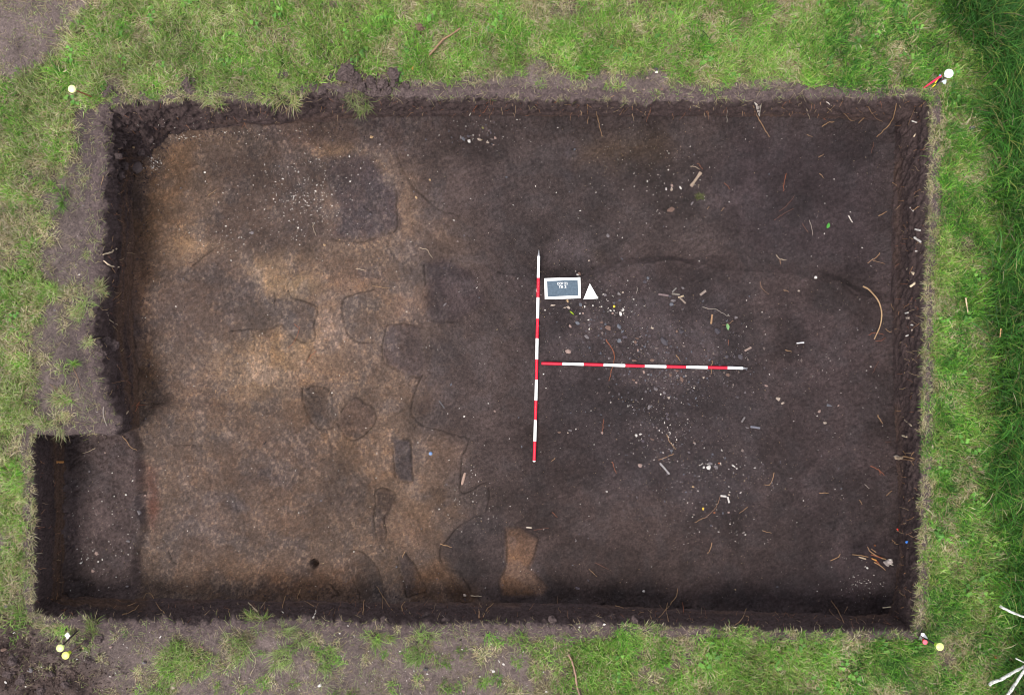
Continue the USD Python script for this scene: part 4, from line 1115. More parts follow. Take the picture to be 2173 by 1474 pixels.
WRITTEN = set()
STONES = [  # x, y, length, width, turn, colour
    (1204, 638, 9, 6, 70, 'tan'), (1173, 647.5, 13, 5, -10, 'beige'), (1205.6, 651.8, 11, 6, 35, 'beige'), (1198, 652.7, 6, 5, 0, 'beige'), (1232, 646.5, 10, 8, 60, 'blue'), (1240.5, 650.3, 6, 4, 90, 'white'),
    (1257.8, 648.4, 5, 5, 0, 'white'), (1276.3, 650.8, 5, 5, 0, 'white'), (1295.8, 659, 6, 4, 20, 'white'), (1300, 664.6, 6, 5, 0, 'pink'), (1284, 626, 8, 7, 40, 'grey'), (1312.9, 622.8, 9, 7, 80, 'grey'), (1322, 620.4, 6, 5, 0, 'beige'),
    (1230.7, 665.5, 5, 4, 90, 'white'), (1237, 664.6, 6, 5, 80, 'pink'), (1225.5, 685, 13, 9, 10, 'blue'), (1209.9, 691.6, 10, 6, 50, 'pink'), (1276.8, 683.6, 9, 6, 0, 'brown'), (1313.8, 693, 15, 11, 60, 'blue'), (1246, 714.4, 17, 8, 20, 'grey'),
    (1313.8, 722.5, 11, 10, 0, 'blue'), (1351, 717, 13, 6, 15, 'brown'), (1326, 715, 12, 10, 20, 'purple'), (1348, 726, 8, 8, 0, 'brown'), (1368.5, 597.8, 10, 9, 0, 'dark'), (1375, 590, 8, 7, 40, 'blue'),
    (1421, 628.5, 10, 6, 5, 'dark'), (1449, 611, 8, 5, 30, 'grey'), (1428, 638, 13, 7, 0, 'grey'), (1424, 645.6, 12, 9, 0, 'blue'), (1561.7, 674, 9, 8, 0, 'grey'), (1384, 695.5, 9, 5, 15, 'beige'), (1436, 702.7, 8, 6, 60, 'brown'), (1446, 704, 11, 11, 0, 'dark'),
    (1521.8, 702.7, 17, 16, 30, 'dark'), (1383.4, 763.3, 11, 10, 0, 'brown'), (1345.6, 764.7, 13, 6, 0, 'brown'), (1353.5, 743.3, 8, 6, 70, 'pink'), (1541, 756, 11, 9, 0, 'dark'), (1570.3, 757, 14, 13, 60, 'dark'),
    (1544, 795, 10, 9, 30, 'brown'), (1422, 795, 10, 8, 60, 'brown'), (1437.7, 796.4, 8, 7, 0, 'grey'), (1446.2, 805, 16, 8, 75, 'brown'), (1455.5, 797, 5, 5, 0, 'beige'), (1437, 786.5, 10, 6, 0, 'brown'), (1493.3, 801.4, 8, 5, 0, 'beige'), (1366.3, 789, 9, 6, 80, 'pink'), (1375.6, 794.3, 6, 6, 0, 'grey'),
    (1344.2, 805.7, 9, 5, 25, 'brown'), (1350, 811.4, 7, 6, 0, 'pink'), (1390.6, 825, 13, 7, 20, 'grey'), (1409.8, 832.8, 9, 6, 40, 'grey'), (1402, 836.3, 5, 4, 90, 'white'), (1419, 843.5, 8, 6, 70, 'beige'), (1377.7, 864.2, 13, 8, -60, 'grey'), (1415.5, 878.4, 10, 7, 60, 'purple'), (1416, 888, 10, 6, 55, 'purple'),
    (1585, 907, 10, 4, 10, 'grey'), (1383.5, 931, 12, 6, 15, 'brown'), (1363.5, 934.8, 9, 6, 30, 'purple'), (1424.8, 955.5, 9, 8, 0, 'blue'), (1357.8, 986.8, 12, 9, 20, 'pink'), (1472.6, 939, 8, 4, 0, 'pink'),
    (1350, 923.4, 8, 6, 80, 'white'), (1359.2, 920.5, 8, 5, 0, 'white'), (1506.8, 982.6, 12, 8, 10, 'grey'), (1519.2, 990.4, 13, 9, 30, 'grey'), (1493.5, 991.3, 7, 6, 0, 'white'), (1525.8, 982.3, 6, 4, 0, 'orange'), (1546.7, 1049.3, 6, 5, 0, 'beige'), (1491.6, 1078.7, 7, 6, 50, 'yellow'), (1515.9, 1086.3, 5, 5, 0, 'orange'), (1546.2, 1086.3, 7, 5, 10, 'pink'), (1470, 1032, 8, 6, 30, 'tan'),
    (1425.5, 394, 9, 8, 60, 'pink'), (1425, 401.7, 9, 7, 90, 'beige'), (1413.6, 400.8, 9, 4, 90, 'white'), (1443.5, 398, 11, 4, 60, 'white'), (1468.2, 432, 11, 6, -60, 'grey'),
    (983.8, 296, 13, 9, 40, 'blue'), (978.3, 291.4, 9, 6, 70, 'grey'), (996, 300, 9, 8, 30, 'white'), (994, 289, 9, 9, 0, 'dark'), (1016.6, 296, 12, 6, 35, 'beige'), (1041.4, 281.8, 10, 5, 85, 'purple'), (1051.4, 294.2, 12, 6, 60, 'pink'), (1035, 302.5, 8, 5, 10, 'beige'), (1047.3, 308, 5, 4, 0, 'pink'), (1025, 271.4, 7, 6, 0, 'olive'),
    (282.5, 313.8, 8, 7, 0, 'tan'), (1695, 617, 7, 5, 0, 'beige'), (1651, 846, 13, 9, 30, 'beige'), (1661, 855, 8, 5, -20, 'beige'), (1739, 872, 10, 7, -20, 'pink'), (1750, 897, 11, 6, 0, 'beige'), (1779, 860.5, 7, 4, -70, 'pink'), (1759, 860, 15, 8, 20, 'blue'), (1627, 819, 14, 5, 20, 'pink'), (1677.5, 1014, 11, 3, -10, 'grey'), (1205, 744.5, 18, 12, 20, 'pink'), (1210, 913, 9, 6, 20, 'grey'), (1205, 918, 5, 4, 0, 'beige'), (1187, 917, 10, 5, 0, 'brown'), (1278, 918, 9, 6, 40, 'pink'),
    (912.6, 382, 7, 5, 30, 'tan'), (883, 419, 8, 5, 50, 'tan'), (535, 494, 9, 8, 0, 'grey'), (689, 520, 8, 6, 30, 'tan'), (863, 661, 5, 5, 0, 'beige'), (944, 646, 11, 4, -40, 'grey'), (985, 883, 6, 5, 0, 'white'), (1050, 872, 7, 5, 30, 'pink'), (986, 1262, 9, 7, 30, 'beige'), (1290, 500, 10, 8, 60, 'grey'), (1250, 553, 6, 4, 0, 'beige'), (1230, 582, 12, 9, 60, 'brown'), (1226, 583, 8, 5, 10, 'white'),
    (190, 1000, 6, 5, 0, 'grey'), (223, 960, 5, 4, 80, 'pink'), (268, 1049, 5, 5, 0, 'white'), (308, 1050, 7, 5, 0, 'pink'), (294, 1086, 16, 12, 20, 'grey'), (272, 1148, 11, 7, 0, 'grey'), (206, 1173, 11, 10, 0, 'pink'), (198, 1210, 9, 8, 60, 'pink'), (172, 1194, 6, 4, -20, 'white'), (209, 1191, 5, 4, 0, 'white'), (270, 1243, 8, 6, 0, 'grey'), (1366, 1253, 8, 6, 0, 'white'), (1226, 1247, 13, 8, 20, 'purple'), (1222, 1147, 6, 4, -50, 'grey'), (435, 366, 6, 5, 0, 'white'), (1840, 1204, 6, 5, 40, 'white')]
for i, (x, y, L, Wd, ang, col) in enumerate(STONES):
    stone(x, y, L, Wd, ang, col, 2000 + i, sink=0.3)
SPECIAL = [
    (289.6, 348.6, 28, 31, 20, 'clod', 'stone', 'large rounded brown stone in the rough upper left corner of the trench', 40, .5),
    (1423, 445, 20, 13, -18, 'brown', 'stone', 'flat reddish brown stone below left of the long bone', 14, .5), (788.7, 292, 11, 8, 10, 'tan', 'stone', 'tan angular stone near the upper face below the hanging grass sod', 14, .6),
    (1730, 589, 7.5, 7.5, 0, 'white', 'stone', 'round white pebble lying alone in the dark right half of the floor', 30, .6), (1302.7, 650, 6, 6, 0, 'yellow', 'stone', 'round yellow pebble right of the white triangle beside white shells', 24, .7),
    (1408.4, 724, 25, 13, 50, 'dark', 'stone', 'large dark slab of stone with white flecks above the middle of the lying pole', 16, .5), (1289.6, 696, 15, 13, 20, 'brown', 'stone', 'dark brown crumbled lump below the white triangle', 16, .6),
    (1317.2, 665.5, 11, 9, 70, 'white', 'shell', 'brightest white shell lump right of the white triangle, under the yellow pebble', 14, .5), (1321.5, 658.8, 9, 4, -15, 'white', 'shell', 'small white shell piece touching the top of the brightest shell lump', 10, .5),
    (1503, 990, 13, 11, 50, 'white', 'shell', 'largest white shell in the pale cluster below the lying pole tip', 14, .5), (1555.7, 987.5, 14, 5, 35, 'white', 'shell', 'long white shell splinter at the right end of the pale cluster', 10, .5), (1563, 993, 5, 5, 0, 'white', 'shell', 'tiny white chip under the right end of the long white shell splinter', 10, .5),
    (13, 1447, 10, 7, 50, 'white', 'paper', 'crumpled white scrap on the dark spoil at the left bottom edge', 12, .4), (67, 1419, 15, 12, 30, 'grey', 'stone', 'large grey stone with pale patches on the dark spoil heap', 20, .6), (9.6, 1376.5, 18, 9, 5, 'brown', 'stone', 'orange brown stone at the left edge on the spoil heap', 16, .6),
    (30, 1341, 6, 5, 0, 'white', 'stone', 'bright white chip at the upper edge of the spoil heap near the left edge', 12, .5), (165, 1397.5, 7, 5, 0, 'white', 'stone', 'bright white chip lower right of the two yellow pin caps', 12, .5), (177.5, 1373.5, 7, 5, -30, 'tan', 'stone', 'tan chip right of the two yellow pin caps', 12, .5),
    (237, 1370, 9, 8, 0, 'pink', 'stone', 'pale pinkish stone on bare earth right of the two yellow pin caps', 16, .7), (307, 1405, 12, 8, 20, 'grey', 'stone', 'grey stone left of the largest green clump', 16, .6), (368.7, 1456, 11, 9, 0, 'beige', 'stone', 'pale stone under the largest green clump at the bottom edge', 16, .7), (429, 1371, 11, 9, 30, 'brown', 'stone', 'reddish brown stone at the upper right edge of the largest green clump', 16, .6),
    (341, 1350, 7, 5, -60, 'white', 'stone', 'white chip above the largest green clump', 10, .5), (679, 1452, 11, 9, 20, 'white', 'shell', 'white shell at the bottom edge on bare earth, left of centre', 20, .5), (903.6, 1418, 12, 9, 10, 'dark', 'stone', 'dark grey stone on bare earth at the bottom, near the sparse clumps', 16, .6), (907, 1429, 8, 4, 20, 'white', 'stone', 'small pale chip under the dark grey stone at the bottom', 10, .5),
    (1060.5, 1402, 10, 6, 60, 'white', 'shell', 'upper of two split white shells on bare earth at the bottom', 10, .5), (1047, 1423, 11, 8, 60, 'white', 'shell', 'lower of two split white shells on bare earth at the bottom', 10, .5), (984, 1464, 10, 7, 10, 'pink', 'stone', 'pinkish stone pair at the bottom edge, below the split white shells', 12, .6),
    (1229, 1330, 7, 4, 0, 'white', 'stone', 'white chip just below the lower lip near the fallen earth block', 10, .5), (1153, 1424, 5, 5, 0, 'white', 'stone', 'white chip left of the brown stick at the bottom edge', 10, .5), (1159, 1467, 8, 6, 70, 'white', 'stone', 'white chip at the bottom edge left of the brown stick', 10, .5),
    (891, 62, 18, 16, 30, 'brown', 'earth clod', 'grey brown earth clod lying in the upper lawn left of the brown stick', 30, .6), (1324, 130, 20, 11, -15, 'grey', 'stone', 'rough grey lump with a white corner at the upper lawn edge', 22, .6), (1332.5, 128.5, 6, 5, 0, 'white', 'stone', 'white corner chip on the rough grey lump at the upper lawn edge', 10, .6),
    (1392.6, 154, 9, 7, 0, 'white', 'stone', 'small white chip on the trodden upper edge right of the rough grey lump', 10, .6), (1394, 148, 12, 8, 30, 'dark', 'stone', 'dark lump behind the small white chip on the trodden upper edge', 14, .6), (1629, 57, 8, 9, 70, 'black', 'stone', 'small black lump in the upper lawn, right of centre', 14, .7),
    (2060.6, 272.6, 15, 10, 0, 'blue', 'stone', 'dark blue green lump in the right lawn below the white pin cap', 20, .7), (2127.6, 1052.7, 18, 13, 10, 'brown', 'stone', 'rounded brown stone in the long grass at the right edge', 24, .7), (858, 175, 6, 6, 0, 'pink', 'stone', 'pinkish chip among the clods at the upper lip', 12, .7), (172, 1, 3, 3, 0, 'white', 'stone', 'tiny white chip on the bare upper left corner earth', 8, .5),
    (61, 245, 6, 5, 60, 'white', 'stone', 'white chip in the left lawn near the upper left trench corner', 10, .5), (122, 781, 6, 5, -30, 'white', 'stone', 'white chip in the middle of the left bare strip', 10, .5), (178, 437, 6, 5, 0, 'grey', 'stone', 'pale grey chip in the upper part of the left bare strip', 12, .6), (48, 623, 6, 5, 0, 'white', 'stone', 'white chip in the left lawn beside the bare strip', 10, .5), (3, 665, 7, 6, 0, 'white', 'stone', 'white chip at the very left edge of the lawn', 10, .5), (118, 658, 9, 6, 0, 'grey', 'stone', 'pale stone between the clumps on the left bare strip', 14, .6),
    (15, 1285, 11, 8, -20, 'grey', 'stone', 'grey stone at the left edge near the lower left trench corner', 16, .6), (1373, 167, 8, 7, 30, 'pink', 'stone', 'flat pale stone on the trodden strip above the upper face', 12, .4), (1487, 183, 4, 4, 0, 'white', 'stone', 'tiny white chip on the trodden strip at the upper face', 8, .5), (1367, 191, 5, 5, 0, 'pink', 'stone', 'left of two pinkish pebbles on the trodden strip above the upper face', 12, .6), (1404, 190, 8, 7, 0, 'brown', 'stone', 'right of two pinkish pebbles on the trodden strip above the upper face', 12, .6)]
for i, (x, y, L, Wd, ang, col, cat, lab, n, flat) in enumerate(SPECIAL):
    nm = {'stone': 'stone', 'shell': 'shell', 'paper': 'paper_scrap', 'earth clod': 'earth_clod'}[cat]
    stone(x, y, L, Wd, ang, col, 3000 + i, name=nm, cat=cat, label=lab, n=n, flat=flat, mat=M_WALL if cat == 'earth clod' else None, sink=0.1, angular=0.86 if n > 20 else 0.78)

# clods of earth along the upper lip and beside the spoil
CLODS = [(738, 155, 32, 26), (722, 163, 20, 17), (755, 168, 26, 22), (788, 176, 22, 20), (812, 180, 22, 18), (838, 160, 26, 22), (836, 178, 18, 16), (701, 163, 12, 10), (714, 141, 10, 9), (668, 184, 18, 16), (797, 192, 24, 18), (684, 192, 20, 14), (862, 184, 16, 12), (770, 186, 18, 16), (822, 196, 22, 14), (600.6, 161, 28, 17), (607, 155, 10, 8), (657, 178, 10, 8),
         (228, 200, 20, 14), (235, 190, 14, 12), (400, 180, 24, 18), (411, 172, 14, 12), (213, 1355, 16, 14), (184, 1362, 14, 12), (163, 1372, 22, 16), (30, 1400, 26, 18), (48, 1440, 20, 16), (110, 1428, 14, 12), (140, 1450, 16, 12), (88, 1462, 18, 14), (22, 1425, 22, 16), (188, 1400, 12, 10), (205, 735, 22, 18), (225, 727, 20, 16), (240, 735, 20, 18), (213, 750, 18, 16), (300, 322, 14, 12), (258, 300, 16, 14), (248, 330, 14, 12), (262, 352, 18, 14), (255, 372, 16, 12), (318, 296, 16, 10), (340, 262, 18, 10),
         (1300, 1312, 16, 14), (1345, 1322, 22, 14), (1362, 1317, 14, 12), (1310, 1330, 14, 10), (815, 1318, 16, 14), (822, 1326, 14, 10), (905, 1308, 16, 12), (945, 1316, 18, 12), (1172, 1316, 16, 14)]
for i, (x, y, L, Wd) in enumerate(CLODS):
    size = 'big' if L > 23 else ('small' if L < 13 else 'rough')
    stone(x, y, L, Wd, (i * 47) % 180, 'clod', 4000 + i, name='earth_clod', cat='earth clod', mat=M_WALL, n=46, flat=0.75, sink=0.3,
          desc_=f'{size} dark earth clod')

# ------------------------------------------------------------------ bones, wood chips, plastic, leaves
def longbone(x0, y0, x1, y1, w_end, w_mid, col, label, name='bone', cat='bone', seed=0, mat=None):
    a, b = on(x0, y0)[0], on(x1, y1)[0]
    px = (ZC - a[2]) / FPX
    t = np.linspace(0, 1, 13)
    prof = w_mid + (w_end - w_mid) * (np.abs(2 * t - 1) ** 3.5)
    prof[0] *= .72; prof[-1] *= .72
    path = a + t[:, None] * (b - a) + np.array([0, 0, 1]) * (0.3 * w_end * px)
    v, f = tube(path, prof / 2 * px, 9)
    c = path.mean(0)
    v = c + (v - c) * np.array([1, 1, .8])
    o = obj(name, (v, f), mat or M_STONE, smooth=50, color=None)
    n = len(o.GetPointsAttr().Get())
    UsdGeom.PrimvarsAPI(o).CreatePrimvar('tint', T.Color3fArray, 'vertex').Set(Vt.Vec3fArray.FromNumpy(np.repeat(lin(*COL[col] if isinstance(col, str) else col, k=.7)[None], n, 0).astype(np.float32)))
    tag(o, label, cat)


longbone(1465.4, 396, 1486.5, 366.5, 10.5, 5.5, (150, 132, 116), 'long brownish bone with flared ends in the upper right part of the floor')
longbone(980, 1028, 987, 1002, 3.5, 6, (158, 132, 118), 'pale pinkish bone splinter beside the scored line left of the upright pole foot')
longbone(1529, 1051, 1540.5, 1052.5, 5, 4, 'white', 'short white bone lying across, in the lower middle right of the floor')
longbone(1543.5, 1053, 1547, 1066, 5.5, 3.5, 'white', 'white bone standing downward beside the short white bone')
WOOD = [(1397, 624, 1418, 627, 5.5, (112, 96, 96), 'dark purplish stick of old wood right of the white triangle, left of the grey chips'), (1425.5, 623, 1442, 625, 4.5, (120, 112, 104), 'grey brown wood chip right of the dark purplish stick'),
        (1426.5, 619.5, 1435, 611, 3, (126, 122, 118), 'thin grey splinter slanting above the grey brown wood chip'), (1442, 631, 1454.5, 643.5, 4.5, (134, 120, 110), 'slanting brown grey splinter below the grey brown wood chip'), (1438.5, 631, 1450.5, 627.5, 4, (176, 158, 132), 'short beige splinter across the top of the slanting splinter'),
        (1485, 626, 1497.5, 616.5, 6, (138, 124, 116), 'pale brown wood chip left of the green leaf with a stalk'), (1511, 667, 1508.5, 687, 4.5, (150, 118, 88), 'upright tan wood splinter left of the green leaf with a stalk'), (1580, 744, 1593.5, 736.5, 5, (150, 130, 120), 'pale wood chip above the steel tip of the lying pole'),
        (1592, 904.5, 1612, 907.5, 5.5, (108, 108, 118), 'bluish grey stick of wood right of the long tan rootlets'), (1573.5, 895, 1580, 884.5, 4.5, (112, 106, 106), 'short dark chip above the bluish grey stick'), (1400, 981.5, 1420.5, 1005.5, 4.5, (150, 146, 146), 'long grey splinter with a pale end left of the white shell cluster'),
        (932, 849.5, 943.5, 865.5, 3.5, (84, 80, 82), 'thin dark wood chip inside the large dark patch right of the scored circle'), (1690, 728, 1706, 726.5, 3, (232, 232, 236), 'bright white streak of plaster in the right half of the floor'), (1117, 1118, 1128, 1119, 2.6, (226, 210, 190), 'short white sliver above the orange scored patch'),
        (119, 980.5, 137, 979, 6, (170, 120, 70), 'cut tan root end sticking from the left face of the extension')]
for x0, y0, x1, y1, w_, col, lab in WOOD:
    longbone(x0, y0, x1, y1, w_, w_ * .86, col, lab, name='wood_chip', cat='wood chip', mat=M_WOOD)
# white broken root ends in the right hand face
ENDS = [(1930, 440.5, 1938.5, 448, 3.4, 'white', 'short white root end beside a tan twig in the right face'), (1940, 487, 1954, 489, 4.6, 'white', 'straight white root end, the upper of the thick pair in the right face'), (1938, 504.5, 1955.5, 513.5, 6, 'white', 'slanting thick white root end under the straight one in the right face'),
        (1941, 533, 1947, 533, 2.6, 'white', 'tiny white root end below the thick pair in the right face'), (1922.5, 571.5, 1942, 581, 8, 'pale', 'thick shredded pale root end in the middle of the right face'), (1930, 608, 1943, 600, 6, 'pale', 'frayed pale root end under the thick shredded one in the right face'),
        (1919.5, 664.5, 1927.5, 663, 4, 'white', 'upper small white root end below the middle of the right face'), (1922, 674, 1930, 674.5, 6, 'beige', 'roundish pale root end under the upper small white one'), (1932, 689, 1938, 689.5, 3.5, 'white', 'small bright root end in the right face beside the curved pale branch end'), (1933, 700.5, 1939, 699.5, 5.5, 'beige', 'stubby root end under the small bright one in the right face'),
        (1921, 713, 1928, 710.5, 3, 'white', 'slanting white root end under the stubby one in the right face'), (1939.5, 239.5, 1947, 238.5, 2.6, 'pale', 'thin pale root end high in the right face near the corner'), (1934, 257.5, 1947, 261, 3.6, 'white', 'bright white root end near the upper right trench corner'), (1938, 291, 1944.5, 282, 3, 'pale', 'frayed little root end below the bright one near the upper right corner'),
        (1917, 890, 1937, 903.5, 4, 'pale', 'long pale broken root slanting in the lower part of the right face'), (1912, 923, 1927, 927, 4.6, 'pale', 'short pale root end above the cut stump in the right face'), (1872, 1288, 1891, 1287, 2.6, 'pale', 'straight pale stick lying near the lower right trench corner')]
for x0, y0, x1, y1, w_, col, lab in ENDS:
    longbone(x0, y0, x1, y1, w_, w_ * .82, col, lab, name='root_end', cat='root', mat=M_WOOD)


def leaf(x, y, L, Wd, ang, col, label, lift=0.01, name='leaf', cat='leaf', parent=None):
    p = on(x, y)[0]
    px = (ZC - p[2]) / FPX
    t = np.linspace(0, 1, 7)
    wv_ = np.sin(np.pi * t ** 0.85) * Wd / 2 * px
    xx = (t - .5) * L * px
    bend = 0.006 * (1 - (2 * t - 1) ** 2)
    v = np.vstack([np.c_[xx, wv_, bend + 0.35 * wv_], np.c_[xx, np.zeros(7), bend], np.c_[xx, -wv_, bend + 0.35 * wv_]])
    f = []
    for i in range(6):
        for r in (0, 7):
            f += [[r + i, r + i + 7, r + i + 8], [r + i, r + i + 8, r + i + 1]]
    a = math.radians(-ang)
    R = np.array([[math.cos(a), -math.sin(a), 0], [math.sin(a), math.cos(a), 0], [0, 0, 1]])
    o = obj(name, (v @ R.T + p + [0, 0, lift], np.array(f)), M_LEAF, parent, smooth=True, color=lin(*col))
    if label:
        tag(o, label, cat)


leaf(1543.2, 693.5, 15, 7, 80, (136, 186, 122), 'pale green leaf with a stalk lying above the steel tip of the lying pole')
leaf(1756, 479, 13, 7, -70, (74, 150, 60), 'bright green leaf lying alone in the dark upper right of the floor')
leaf(1213.5, 664, 13, 3, 40, (150, 184, 20), 'yellow green grass blade lying under the letter board')
leaf(2108, 1392, 9, 7, -60, (206, 108, 40), 'orange dead leaf in the lawn left of the white branches')
leaf(1974, 1186, 8, 5, -20, (214, 122, 66), 'small orange dead leaf beside the right lip')
leaf(2070, 75, 11, 6, 10, (150, 92, 52), 'brown dead leaf at the edge of the long grass, upper right', .03)
leaf(1911, 105, 6, 4, 60, (196, 168, 112), 'tan dead leaf in the upper right lawn')
leaf(2045, 245, 8, 6, 20, (190, 160, 120), 'tan dead leaf above the dark blue green lump')
leaf(876.5, 146, 9, 4, -70, (224, 150, 84), 'pale orange chip of wood at the upper lawn edge right of the clods')
leaf(1998, 1148, 10, 6, 30, (150, 110, 90), 'brown dead leaf in the lawn right of the right lip')
leaf(1855, 1156, 6, 4, 40, (130, 80, 40), 'small brown leaf near the splintered stump')


def chip(x, y, L, Wd, ang, col, label, name='plastic_scrap', cat='plastic scrap'):
    p, nn = surf(x, y)
    px = (ZC - p[0][2]) / FPX
    r = np.random.default_rng(int(x))
    poly = np.array([[-.5, -.3], [-.1, -.5], [.5, -.25], [.4, .4], [-.2, .5], [-.5, .1]]) * [L * px, Wd * px]
    a = math.radians(-ang)
    poly = poly @ np.array([[math.cos(a), math.sin(a)], [-math.sin(a), math.cos(a)]])
    v, f = prism(poly, 0, 0.004, 0.001)
    tag(obj(name, (v + P(x, y, p[0][2]) + nn[0] * 0.006, f), M_PLASTIC, color=lin(*COL[col], k=.75)), label, cat)


chip(1907.8, 1124, 9, 4.5, 45, 'red', 'small orange red plastic scrap beside the right face')
chip(1925.7, 1150, 7, 6, 20, 'skyblue', 'small bright blue plastic scrap on the right face')
chip(1958, 1, 12, 4, 80, 'blue', 'dark blue grey scrap at the top edge of the lawn')

# a blue cap pressed into the subsoil
cp = on(914, 961.5)[0]
t_ = thing('bottle_cap', 'blue bottle cap with dark rim in brown earth right of the scored rectangle', 'bottle cap', cp)
obj('rim', revolve([(.0, .002), (.019, .002), (.021, .004), (.021, .013), (.0165, .0135), (.0160, .009)], 22), M_PLASTIC, t_, smooth=40, color=lin(52, 50, 56))
obj('top', revolve([(.0158, .008), (.0158, .0105), (.011, .012), (0.0005, .0118)], 22), M_PLASTIC, t_, smooth=40, color=lin(64, 104, 160))

